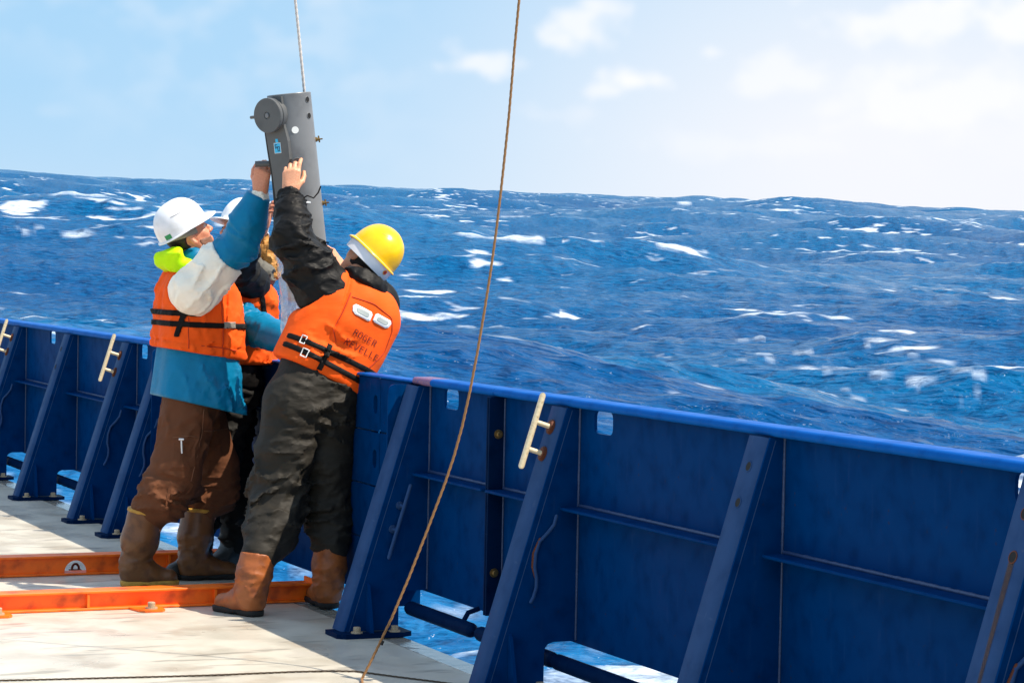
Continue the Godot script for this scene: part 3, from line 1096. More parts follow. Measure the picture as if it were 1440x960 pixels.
func gate_post(parent: Node3D, z: float, s: float):    # the plate that the stop boards butt against
	var mb := MB.new()
	var poly := PackedVector2Array([Vector2(3.938, 0.10), Vector2(4.10, 0.10), Vector2(4.10, 1.060), Vector2(3.965, 1.060)])
	for i in 6:
		var w := PI / 2 + PI / 2 * i / 5
		poly.append(Vector2(3.968, 1.030) + Vector2(cos(w), sin(w)) * 0.030)
	mb.prism(poly, z - 0.006, z + 0.006, Transform3D.IDENTITY)
	put("gate_post", mb, M.blue_paint, parent)
	mb = MB.new()
	mb.box(Vector3(4.095, 0.10, minf(z, z + s * 0.08)), Vector3(4.107, 1.058, maxf(z, z + s * 0.08)), 0.002)
	put("gate_channel", mb, M.blue_paint, parent)

func make_bulwarks():
	var right := thing("bulwark", "near blue steel bulwark right of the people, with slanted brackets and one cream cleat", "bulwark", Vector3(WALL_X, 0, -7.0))
	wall_plate(right, -10.19, -9.262, [-9.811])
	wall_plate(right, -9.256, -2.6, [-8.354, -5.70, -4.1])
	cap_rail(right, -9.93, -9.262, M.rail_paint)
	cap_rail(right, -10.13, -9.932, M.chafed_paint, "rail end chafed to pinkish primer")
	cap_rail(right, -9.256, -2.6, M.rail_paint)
	# splice between the two lengths
	for z in [-9.256, -9.274]:
		var mb := MB.new()
		mb.box(Vector3(4.010, 0.186, z - 0.0005), Vector3(4.0795, 1.060, z + 0.0105), 0.0015)
		put("splice_plate", mb, M.dark_blue_paint, right)
	for p in [[4.050, 0.912], [4.043, 0.358]]:
		put("splice_bolt", hexbolt(Vector3(p[0], p[1], -9.2452), Vector3(0, 0, 1), 0.0125, 0.016), M.brass, right)
	var mb := MB.new()
	var sp := []
	for i in 46: sp.append(Vector3(4.077, 0.19 + i * 0.0192, -9.2445))
	mb.tube(sp, 0.0045, 6)
	put("weld_seam", mb, M.weld_bead, right)
	bracket(right, -10.04, "blue_bar")
	bracket(right, -8.55, "cleat rust hook")
	bracket(right, -7.03, "holes")
	bracket(right, -5.53, "holes rusty hook")
	bracket(right, -4.03, "cleat")
	ledge(right, -10.028, -9.285)
	ledge(right, -9.243, -8.563)
	ledge(right, -8.538, -7.044)
	ledge(right, -7.016, -5.544)
	ledge(right, -5.516, -4.044)
	scupper_pipe(right, -9.985, -9.335)
	scupper_pipe(right, -9.225, -8.56)
	scupper_pipe(right, -8.50, -7.05)
	scupper_pipe(right, -6.99, -5.55)
	pipe_arm(right, -9.47)
	pipe_arm(right, -7.6)
	gate_post(right, -10.185, -1.0)

	var left := thing("bulwark", "far blue steel bulwark left of the people, with slanted brackets and two cream cleats", "bulwark", Vector3(WALL_X, 0, -17.0))
	wall_plate(left, -27.0, -13.865, [-13.60, -14.55, -16.80, -18.6])
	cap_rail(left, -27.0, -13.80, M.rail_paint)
	bracket(left, -13.90, "hook")
	bracket(left, -14.68, "cleat hook")
	bracket(left, -16.10, "holes")
	bracket(left, -17.55, "cleat hook")
	bracket(left, -19.05, "holes")
	bracket(left, -20.55, "")
	ledge(left, -14.668, -13.914)
	ledge(left, -16.088, -14.694)
	ledge(left, -17.538, -16.114)
	ledge(left, -19.038, -17.564)
	ledge(left, -20.538, -19.064)
	scupper_pipe(left, -14.66, -13.95)
	scupper_pipe(left, -16.05, -14.70)
	scupper_pipe(left, -17.50, -16.12)
	scupper_pipe(left, -19.0, -17.57)
	gate_post(left, -13.875, 1.0)

	# four stop boards close the gate between the two bulwarks
	var names := ["topmost", "second from the top", "third from the top", "lowest"]
	for i in 4:
		var y1 := 1.067 - 0.2445 * i
		var b := thing("stop_board", "%s of the blue stop boards closing the rail gap behind the people" % names[i], "board", Vector3(4.05, y1 - 0.2405, -12.03), "stop boards in the rail gap")
		mb = MB.new()
		var y0 := y1 - 0.2405
		var zc := [-10.62, -12.03, -13.44]
		var at := -13.862
		for z in [-13.44, -12.03, -10.62]:
			mb.box(Vector3(4.048, y0, at), Vector3(4.092, y1, z - 0.06), 0.004)
			holed(mb, z - 0.06, z + 0.06, y0 + 0.002, y1 - 0.002, z, (y0 + y1) * 0.5, 0.024, 0.042, 0.0235, 4.048, 4.092)
			at = z + 0.06
		mb.box(Vector3(4.048, y0, at), Vector3(4.092, y1, -10.197), 0.004)
		put("plank", mb, M.blue_paint, b)
		for z in zc:
			mb = MB.new()
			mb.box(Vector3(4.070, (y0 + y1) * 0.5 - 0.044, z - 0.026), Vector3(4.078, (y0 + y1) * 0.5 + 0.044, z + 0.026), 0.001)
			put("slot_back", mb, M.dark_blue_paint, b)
	# flat bar along the top of the gate, bright like the rail
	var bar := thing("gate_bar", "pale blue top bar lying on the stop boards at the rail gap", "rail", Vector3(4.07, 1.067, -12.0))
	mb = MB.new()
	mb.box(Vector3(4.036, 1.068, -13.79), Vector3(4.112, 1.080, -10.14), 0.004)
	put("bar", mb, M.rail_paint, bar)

# ---------------------------------------------------------------- orange beams on the deck
func beam(label: String, x0: float, x1: float, z: float, h: float, stiff: Array, tabs: Array, hole_x: float):
	var t := thing("orange_beam", label, "beam", Vector3((x0 + x1) * 0.5, 0, z - 0.06), "orange steel beams bolted to the deck")
	var dz := 0.115
	var mb := MB.new()
	mb.box(Vector3(x0, h - 0.011, z - dz), Vector3(x1, h, z), 0.002)
	put("top_flange", mb, M.orange_paint, t)
	mb = MB.new()
	mb.box(Vector3(x0, 0.002, z - dz), Vector3(x1, 0.012, z), 0.002)
	put("bottom_flange", mb, M.orange_paint, t)
	mb = MB.new()
	var w0 := z - 0.036
	var w1 := z - 0.028
	if hole_x > 0.0:
		mb.box(Vector3(x0, 0.0115, w0), Vector3(hole_x - 0.07, h - 0.0105, w1), 0.0005)
		mb.box(Vector3(hole_x + 0.07, 0.0115, w0), Vector3(x1, h - 0.0105, w1), 0.0005)
		# half-round mouse hole, open towards the bottom flange
		var top := PackedVector2Array([Vector2(hole_x + 0.07, 0.0125), Vector2(hole_x + 0.07, h - 0.0105), Vector2(hole_x - 0.07, h - 0.0105), Vector2(hole_x - 0.07, 0.0125)])
		for i in 17:
			var w := PI - PI * i / 16
			top.append(Vector2(hole_x + cos(w) * 0.056, 0.0125 + sin(w) * 0.060))
		mb.prism(top, w0, w1, Transform3D.IDENTITY)
	else:
		mb.box(Vector3(x0, 0.0115, w0), Vector3(x1, h - 0.0105, w1), 0.0005)
	put("web", mb, M.orange_paint, t)
	for s in stiff:
		mb = MB.new()
		mb.box(Vector3(s - 0.006, 0.0122, z - 0.0278), Vector3(s + 0.006, h - 0.0112, z - 0.004), 0.001)
		put("stiffener", mb, M.orange_paint, t)
	mb = MB.new()
	mb.box(Vector3(x1 + 0.0005, 0.002, z - dz - 0.005), Vector3(x1 + 0.011, h + 0.022, z + 0.004), 0.003)
	put("end_plate", mb, M.orange_paint, t)
	for x in tabs:
		mb = MB.new()
		var p := PackedVector2Array([Vector2(x - 0.075, -z), Vector2(x - 0.055, -z - 0.10), Vector2(x - 0.035, -z - 0.125), Vector2(x + 0.045, -z - 0.125), Vector2(x + 0.065, -z - 0.10), Vector2(x + 0.065, -z)])
		mb.prism(p, 0.001, 0.011, Transform3D(Basis(Vector3(1, 0, 0), Vector3(0, 0, -1), Vector3(0, 1, 0)), Vector3.ZERO))
		var tb := put("mounting_tab", mb, M.orange_paint, t)
		put("bolt", hexbolt(Vector3(x + 0.008, 0.0112, z + 0.075), Vector3.UP, 0.019, 0.030), M.pale_bolt, tb)

func make_beams():
	beam("orange steel beam nearest the camera, running under the boots to the rail", -0.6, 3.925, -11.08, 0.088, [0.6, 1.5, 2.30, 2.871, 3.464], [1.2, 2.44, 3.13], 0.0)
	beam("orange steel beam farther back with a half-round hole in its web", -0.6, 3.905, -12.30, 0.100, [0.6, 1.5, 2.30, 3.60], [], 3.125)
	# line lying through the mouse hole, a rusty pad eye beside it
	var e := thing("pad_eye", "small rusty pad eye on the deck at the hole in the farther orange beam", "pad eye", Vector3(3.155, 0, -12.40))
	var mb := MB.new()
	mb.box(Vector3(3.125, 0.001, -12.47), Vector3(3.185, 0.012, -12.43), 0.002)
	put("base", mb, M.rusty_steel, e)
	mb = MB.new()
	var ring := []
	for i in 15: ring.append(Vector3(3.155 + cos(PI * i / 14) * 0.018, 0.012 + sin(PI * i / 14) * 0.028, -12.45))
	mb.tube(ring, 0.006, 8)
	put("eye", mb, M.rusty_steel, e)

# ---------------------------------------------------------------- ropes
func make_ropes():
	var rng := RandomNumberGenerator.new()
	rng.seed = 3
	var r := thing("hauling_rope", "thin tan rope hanging slack from above to the deck, right of the people", "rope", Vector3(3.386, 0, -8.98))
	var c := Curve3D.new()
	for p in [[4.28, 6.5], [4.13, 4.2], [3.985, 2.609], [3.9525, 2.17], [3.888, 1.565], [3.781, 0.962], [3.645, 0.568], [3.503, 0.231], [3.388, 0.008]]: c.add_point(Vector3(p[0], p[1], -8.98))
	_smooth(c)
	var mb := MB.new()
	_rope(mb, c, 0.0052)
	put("line", mb, M.tan_rope, r)
	mb = MB.new()
	mb.tube([Vector3(3.470, 0.150, -8.98), Vector3(3.463, 0.134, -8.98)], [0.0072, 0.0072], 10)
	put("tape_mark", mb, M.black_rubber, r)
	mb = MB.new()
	c = Curve3D.new()
	for p in [[3.388, 0.008, -8.98], [3.36, 0.006, -8.90], [3.30, 0.0065, -8.72], [3.10, 0.0065, -8.5], [2.9, 0.0065, -8.2], [2.9, 0.0065, -7.6]]: c.add_point(Vector3(p[0], p[1], p[2]))
	_smooth(c)
	_rope(mb, c, 0.0052)
	put("tail", mb, M.tan_rope, r)
	r = thing("lowering_line", "straight white line from above down into the mouth of the grey sampler", "rope", Vector3(3.90, 2.30, -11.35))
	mb = MB.new()
	c = Curve3D.new()
	c.add_point(Vector3(3.62, 8.0, -11.35)); c.add_point(Vector3(3.880, 2.858, -11.35)); c.add_point(Vector3(3.934, 2.43, -11.35)); c.add_point(Vector3(3.945, 2.33, -11.35)); c.add_point(Vector3(3.91, 2.22, -11.35))
	_rope(mb, c, 0.0068)
	put("line", mb, M.white_rope, r)
	r = thing("deck_line", "dark thin line lying across the pale deck at the bottom left", "rope", Vector3(3.0, 0, -9.2))
	mb = MB.new()
	c = Curve3D.new()
	for p in [[0.4, -9.75], [1.3, -9.5], [2.094, -9.362], [2.5, -9.30], [2.886, -9.245], [3.2, -9.23], [3.434, -9.171], [3.53, -9.02], [3.618, -8.892], [3.75, -8.6], [3.7, -7.9], [3.5, -7.2]]: c.add_point(Vector3(p[0], 0.0045, p[1]))
	_smooth(c)
	_rope(mb, c, 0.0034)
	put("line", mb, M.dark_rope, r)

func _smooth(c: Curve3D):
	for i in range(1, c.point_count - 1):
		var t := (c.get_point_position(i + 1) - c.get_point_position(i - 1)) / 6.0
		c.set_point_in(i, -t); c.set_point_out(i, t)

# a laid rope: three strands twisted round the curve
func _rope(mb: MB, c: Curve3D, r: float):
	var L := c.get_baked_length()
	var n := int(L / 0.012)
	for s in 3:
		var pts := []
		for i in n + 1:
			var p := c.sample_baked(L * i / n)
			var t := (c.sample_baked(minf(L, L * i / n + 0.01)) - c.sample_baked(maxf(0, L * i / n - 0.01))).normalized()
			var a := t.cross(Vector3(0.31, 0.2, 0.93)).normalized()
			var b := t.cross(a)
			var w := TAU * s / 3.0 + i * 0.9
			pts.append(p + (a * cos(w) + b * sin(w)) * r * 0.5)
		mb.tube(pts, r * 0.62, 5)

# ---------------------------------------------------------------- people
const UPV := Vector3(0, 1, 0)

func frame(c: Vector3, f: Vector3, u: Vector3) -> Transform3D:   # x: right-hand side, y: up, z: forward
	f = f.normalized()
	u = (u - f * u.dot(f)).normalized()
	return Transform3D(Basis(u.cross(f), u, f), c)

func fold_noise(sd: int) -> FastNoiseLite:
	var f := noise_of(FastNoiseLite.FRACTAL_RIDGED, 1.0, 2, sd)
	f.fractal_gain = 0.32
	f.domain_warp_enabled = true
	f.domain_warp_amplitude = 0.35
	f.domain_warp_frequency = 0.6
	return f

# a hand: dir runs from wrist to knuckles, back out of the back of the hand, thumb to the thumb's side
func hand_field(wrist: Vector3, dir: Vector3, back: Vector3, thumb: Vector3, curl: Array, s := 1.0, thumb_in := 0.3) -> Field:
	dir = dir.normalized()
	back = (back - dir * back.dot(dir)).normalized()
	var ac := dir.cross(back)
	if ac.dot(thumb) < 0: ac = -ac
	var f := Field.new()
	var off := [0.031, 0.0105, -0.0105, -0.029]
	var len := [0.088, 0.093, 0.088, 0.079]
	var seg := [[0.042, 0.026, 0.021], [0.046, 0.030, 0.022], [0.043, 0.028, 0.021], [0.033, 0.021, 0.018]]
	var rad := [0.0098, 0.0100, 0.0095, 0.0083]
	f.cap(wrist - dir * 0.05, wrist + dir * 0.01, 0.0275 * s, 0.0255 * s, 0.02)
	for i in 4:
		var kn: Vector3 = wrist + dir * len[i] * s + ac * off[i] * s + back * (0.004 if i == 1 or i == 2 else 0.0) * s
		f.cap(wrist + ac * off[i] * 0.55 * s, kn, 0.0215 * s, 0.0128 * s, 0.016)
		var p := kn
		var a := 0.0
		for j in 3:
			a += curl[i] * [0.75, 1.0, 0.7][j]
			var d: Vector3 = (dir * cos(a) - back * sin(a) + ac * off[i] * 1.6).normalized()
			var q: Vector3 = p + d * seg[i][j] * s
			var r0: float = rad[i] * [1.06, 0.98, 0.92][j] * s
			f.cap(p, q, r0, rad[i] * [0.98, 0.92, 0.80][j] * s, 0.0035 if j else 0.006)
			p = q
	var t0 := wrist + (dir * 0.022 + ac * 0.022 - back * 0.006) * s
	var t1 := t0 + (dir * 0.6 + ac * 0.62 - back * thumb_in).normalized() * 0.045 * s
	var t2 := t1 + (dir * 0.86 + ac * 0.15 - back * thumb_in).normalized() * 0.032 * s
	var t3 := t2 + (dir * 0.9 - ac * 0.15 - back * (thumb_in + 0.2)).normalized() * 0.026 * s
	f.cap(t0, t1, 0.0185 * s, 0.0125 * s, 0.016)
	f.cap(t1, t2, 0.0118 * s, 0.0108 * s, 0.004)
	f.cap(t2, t3, 0.0108 * s, 0.0088 * s, 0.003)
	return f

func head_field(t: Transform3D, s := 1.0) -> Field:
	var f := Field.new()
	var at := func(x: float, y: float, z: float) -> Vector3: return t * (Vector3(x, y, z) * s)
	f.ell(Transform3D(t.basis, at.call(0, 0.032, -0.012)), Vector3(0.077, 0.092, 0.096) * s)
	f.ell(Transform3D(t.basis, at.call(0, -0.035, 0.026)), Vector3(0.062, 0.083, 0.066) * s, 0.03)
	f.cap(at.call(-0.045, -0.066, 0.012), at.call(-0.012, -0.106, 0.066), 0.022 * s, 0.019 * s, 0.025)
	f.cap(at.call(0.045, -0.066, 0.012), at.call(0.012, -0.106, 0.066), 0.022 * s, 0.019 * s, 0.025)
	f.cap(at.call(0, -0.106, 0.074), at.call(0, -0.104, 0.078), 0.0175 * s, 0.016 * s, 0.015)
	f.cap(at.call(-0.034, 0.024, 0.077), at.call(0.034, 0.024, 0.077), 0.013 * s, 0.013 * s, 0.014)      # brow
	f.cap(at.call(0, 0.012, 0.090), at.call(0, -0.030, 0.110), 0.0085 * s, 0.0125 * s, 0.010)             # nose
	f.cap(at.call(-0.011, -0.034, 0.098), at.call(0.011, -0.034, 0.098), 0.0095 * s, 0.0095 * s, 0.006)
	f.cap(at.call(-0.020, -0.064, 0.084), at.call(0.020, -0.064, 0.084), 0.0085 * s, 0.0085 * s, 0.006)   # lips
	f.cap(at.call(-0.018, -0.076, 0.083), at.call(0.018, -0.076, 0.083), 0.0085 * s, 0.0085 * s, 0.006)
	for sx in [-1.0, 1.0]:
		f.cap(at.call(sx * 0.048, -0.018, 0.056), at.call(sx * 0.040, -0.03, 0.066), 0.016 * s, 0.014 * s, 0.02)  # cheek
		var eb := t.basis * Basis(Vector3(0, 0, 1), -0.2) * Basis(Vector3(0, 1, 0), sx * 0.35)
		f.ell(Transform3D(eb, at.call(sx * 0.079, -0.012, -0.012)), Vector3(0.009, 0.033, 0.019) * s, 0.008)
		f.cut(at.call(sx * 0.090, -0.010, -0.004), at.call(sx * 0.088, -0.022, -0.003), 0.0095 * s, 0.007 * s, 0.006)
		f.cut(at.call(sx * 0.032, 0.004, 0.099), at.call(sx * 0.033, 0.003, 0.101), 0.0135 * s, 0.0135 * s, 0.008)
	return f

func skull_field(t: Transform3D, g: float, s := 1.0) -> Field:
	var f := head_field(t, s)
	f.prims = f.prims.slice(0, 7)
	f.ops = []
	f.grow = g
	return f

func eyes(t: Transform3D, parent: Node3D):
	for sx in [-1.0, 1.0]:
		var c: Vector3 = t * Vector3(sx * 0.032, 0.003, 0.080)
		var mb := MB.new()
		mb.tube([c, c + t.basis.z * 0.0001], 0.0115, 14, true)
		var e := put("eye", mb, M.eye_white, parent)
		mb = MB.new()
		var q := c + t.basis.z * 0.0100
		mb.tube([q, q + t.basis.z * 0.0022], [0.0052, 0.0045], 12)
		put("iris", mb, M.dark_hair, e)

# hard hat: t at the centre of the rim, y up, z to the front
func hat_point(t: Transform3D, d: Vector4, th: float, ph: float, grow := 0.0) -> Vector3:
	# d: half width, half length, height, peak; th 0 at the rim to PI/2 at the crown; ph 0 at the front
	var c := pow(maxf(cos(th), 0.0), 0.82)
	var s := pow(maxf(sin(th), 0.0), 0.92)
	var ridge := 0.0045 * exp(-pow(sin(ph) * c * d.x / 0.024, 2.0)) * smoothstep(0.12, 0.5, th)
	var x := sin(ph) * c * d.x
	var z := cos(ph) * c * d.y
	var n := Vector3(x / d.x, s, z / d.y).normalized()
	return t * (Vector3(x, s * d.z, z) + n * (grow + ridge))

func hard_hat(parent: Node3D, t: Transform3D, d: Vector4, m: Material, vents: bool) -> MeshInstance3D:
	var mb := MB.new()
	var NP := 64
	var rows := []
	var brim := func(ph: float) -> float: return 0.006 + d.w * pow(maxf(cos(ph), 0.0), 1.6) + 0.005 * maxf(-cos(ph), 0.0)
	for i in 17:                       # crown to rim
		var th := PI / 2 * (1.0 - i / 16.0) + 0.0001
		var row := []
		for j in NP: row.append(hat_point(t, d, th, TAU * j / NP))
		rows.append(row)
	for k in [[0.35, 0.0], [0.75, -0.002], [0.97, -0.005], [1.0, -0.0072], [0.97, -0.0092], [0.7, -0.009], [0.3, -0.006], [-0.02, -0.003]]:      # brim, over its lip and back below
		var row := []
		for j in NP:
			var ph := TAU * j / NP
			var e: float = brim.call(ph) * k[0]
			var p := Vector3(sin(ph) * d.x, 0, cos(ph) * d.y)
			var o := Vector3(sin(ph) * d.y, 0, cos(ph) * d.x).normalized()
			var droop: float = -0.012 * maxf(cos(ph), 0.0) * k[0]
			row.append(t * (p + o * e + Vector3(0, k[1] + droop, 0)))
		rows.append(row)
	for i in range(1, 9):              # inside of the shell
		var th := PI / 2 * i / 8.0 - 0.0001
		var row := []
		for j in NP: row.append(hat_point(t, d, th, TAU * j / NP, -0.0035))
		rows.append(row)
	var nor := []
	for r in rows.size():
		var nr := []
		for j in NP:
			var a: Vector3 = rows[mini(r + 1, rows.size() - 1)][j] - rows[maxi(r - 1, 0)][j]
			var b: Vector3 = rows[r][(j + 1) % NP] - rows[r][(j + NP - 1) % NP]
			var n := a.cross(b).normalized()
			if r == 0: n = t.basis.y
			nr.append(n)
		nor.append(nr)
	for r in rows.size() - 1:
		for j in NP:
			var k := (j + 1) % NP
			mb.quadn(rows[r][j], rows[r + 1][j], rows[r + 1][k], rows[r][k], nor[r][j], nor[r + 1][j], nor[r + 1][k], nor[r][k])
	var h := put("hard_hat", mb, m, parent)
	if vents:
		for sx in [-1.0, 1.0]:
			for q in [[0.62, 0.62], [0.62, 1.0]]:
				hat_patch("vent_hole", h, t, d, q[0], q[1] * sx, 0.055, 0.045, M.dark_hole)
	return h

func hat_patch(called: String, parent: Node3D, t: Transform3D, d: Vector4, th: float, ph: float, hth: float, hph: float, m: Material, lift := 0.0012, oval := false, lean := 0.0):
	var mb := MB.new()
	var N := 8
	var g := func(i: float, j: float, l: float) -> Vector3:
		var a := (i / N - 0.5) * 2.0
		var b := (j / N - 0.5) * 2.0
		if oval:
			var x := a
			a = x * sqrt(1.0 - b * b * 0.5); b = b * sqrt(1.0 - x * x * 0.5)
		return hat_point(t, d, clampf(th + a * hth + b * lean, 0.0, PI / 2), ph + b * hph, l)
	for i in N:
		for j in N:
			var p: Array = [g.call(i, j, lift), g.call(i + 1, j, lift), g.call(i + 1, j + 1, lift), g.call(i, j + 1, lift)]
			mb._q(p, (p[0] - t.origin))
	put(called, mb, m, parent)

# a boot: heel and toe on the deck, top at the middle of its upper rim
func boot(parent: Node3D, heel: Vector3, toe: Vector3, top: Vector3, r: float, m: Material, sole: Material, trim: Material, sd: int):
	var d := (toe - heel).normalized()
	var L := (toe - heel).length()
	var hb := heel + d * 0.045 + UPV * 0.055
	var an := heel + d * 0.062 + UPV * 0.10
	var f := Field.new()
	f.chain([top, top.lerp(an, 0.55), an], [r, r * 0.98, 0.060], 0.03)
	f.cap(an, hb, 0.057, 0.047, 0.03)
	f.cap(hb + d * 0.01, heel + d * (L * 0.45) + UPV * 0.060, 0.046, 0.047, 0.03)
	f.cap(heel + d * (L * 0.45) + UPV * 0.056, heel + d * (L - 0.055) + UPV * 0.040, 0.046, 0.043, 0.025)
	f.cap(an, heel + d * (L * 0.45) + UPV * 0.066, 0.052, 0.045, 0.05)
	f.folds(fold_noise(sd), Vector3(7, 16, 7), 0.006, an + UPV * 0.04, 0.19)
	f.below(heel + UPV * 0.022, -UPV)
	f.below(top, (top - an).normalized() + UPV * 0.5, 0.004)
	var b := soft("boot", f, 0.008, m, parent)
	var s := Field.new()
	s.cap(hb + UPV * -0.035, heel + d * (L * 0.5) + UPV * 0.02, 0.049, 0.046, 0.02)
	s.cap(heel + d * (L * 0.5) + UPV * 0.02, heel + d * (L - 0.052) + UPV * 0.02, 0.046, 0.0495, 0.02)
	s.slab(heel + UPV * 0.0155, UPV, 0.0145, 0.004)
	s.cut(heel + d * (L * 0.40) - UPV * 0.02 - d.cross(UPV) * 0.2, heel + d * (L * 0.40) - UPV * 0.02 + d.cross(UPV) * 0.2, 0.028, 0.028)
	soft("sole", s, 0.007, sole, b)
	if trim:
		var k := Field.new()
		var ax := (an - top).normalized()
		k.cap(top - ax * 0.004, top + ax * 0.016, r + 0.004, r + 0.004)
		k.slab(top + ax * 0.008, (ax - UPV * 0.5).normalized(), 0.009)
		soft("trim_band", k, 0.006, trim, b)

# a flat label that lies on a soft surface
func project(f: Field, p: Vector3, n: Vector3) -> Vector3:
	var a := p + n * 0.12
	for i in 24:
		var d := f.value(a)
		a -= n * d * 0.9
		if absf(d) < 0.0004: break
	return a

func patch(called: String, f: Field, c: Vector3, ax: Vector3, ay: Vector3, n: Vector3, poly: Array, lift: float, m: Material, parent: Node3D) -> MeshInstance3D:
	# poly: points of a convex outline in (ax, ay)
	var mb := MB.new()
	var cen := Vector2.ZERO
	for p in poly: cen += p / poly.size()
	var rings := 4
	var g := []
	var dense := []
	for i in poly.size():
		for k in 4: dense.append((poly[i] as Vector2).lerp(poly[(i + 1) % poly.size()], k / 4.0))
	for r in rings + 1:
		var row := []
		for q in dense:
			var w: Vector2 = cen.lerp(q, float(r) / rings)
			row.append(project(f, c + ax * w.x + ay * w.y, n) + n * (lift if r < rings else lift * 0.2))
		g.append(row)
	for r in rings:
		for j in dense.size():
			var k := (j + 1) % dense.size()
			if r == 0: mb.tri(g[0][0], g[1][j], g[1][k])
			else: mb._q([g[r][j], g[r + 1][j], g[r + 1][k], g[r][k]], n)
	for i in range(0, mb.v.size(), 3):
		if mb.n[i].dot(n) < 0:
			var s := mb.v[i + 1]
			mb.v[i + 1] = mb.v[i + 2]; mb.v[i + 2] = s
			for k in 3: mb.n[i + k] = -mb.n[i + k]
	return put(called, mb, m, parent)

func lettering(called: String, words: String, f: Field, c: Vector3, ax: Vector3, ay: Vector3, n: Vector3, height: float, width: float, m: Material, parent: Node3D):
	var tm := TextMesh.new()
	var sf := SystemFont.new()
	sf.font_names = PackedStringArray(["Droid Sans Mono"])
	tm.font = sf
	tm.text = words
	tm.font_size = 48
	tm.pixel_size = 0.01
	tm.depth = 0.0
	tm.curve_step = 2.0
	var arr := tm.get_mesh_arrays()
	var V: PackedVector3Array = arr[Mesh.ARRAY_VERTEX]
	var I = arr[Mesh.ARRAY_INDEX]
	var lo := Vector3.ONE * 1e9
	var hi := -lo
	for p in V:
		lo = lo.min(p); hi = hi.max(p)
	var mb := MB.new()
	var pt := []
	for p in V:
		var x := ((p.x - lo.x) / (hi.x - lo.x) - 0.5) * width
		var y := ((p.y - lo.y) / (hi.y - lo.y) - 0.5) * height
		pt.append(project(f, c + ax * x + ay * y, n) + n * 0.003)
	var ids := []
	if I != null and I.size() > 0:
		for i in I: ids.append(i)
	else:
		for i in V.size(): ids.append(i)
	for i in range(0, ids.size(), 3):
		var a: Vector3 = pt[ids[i]]
		var b: Vector3 = pt[ids[i + 1]]
		var d: Vector3 = pt[ids[i + 2]]
		if (b - a).cross(d - a).dot(n) > 0: mb.tri(a, b, d)
		else: mb.tri(a, d, b)
	put(called, mb, m, parent)

func seam(called: String, f: Field, pts: Array, n: Vector3, r: float, m: Material, parent: Node3D):
	var c := Curve3D.new()
	for p in pts: c.add_point(p)
	_smooth(c)
	var L := c.get_baked_length()
	var k := int(L / 0.02) + 2
	var path := []
	for i in k:
		var q := project(f, c.sample_baked(L * i / (k - 1.0)), n)
		if absf(f.value(q)) < 0.004: path.append(q + n * r * 0.5)
	if path.size() < 3: return
	var mb := MB.new()
	mb.tube(path, r, 5)
	put(called, mb, m, parent)

func buckle(f: Field, c: Vector3, ax: Vector3, ay: Vector3, n: Vector3, w: float, h: float, m: Material, parent: Node3D):
	var pts := []
	for q in [[-1, -1], [0, -1], [1, -1], [1, 0], [1, 1], [0, 1], [-1, 1], [-1, 0], [-1, -1], [0, -1]]:
		pts.append(project(f, c + ax * w * q[0] + ay * h * q[1], n) + n * 0.006)
	var mb := MB.new()
	mb.tube(pts, 0.0032, 6)
	put("buckle", mb, m, parent)

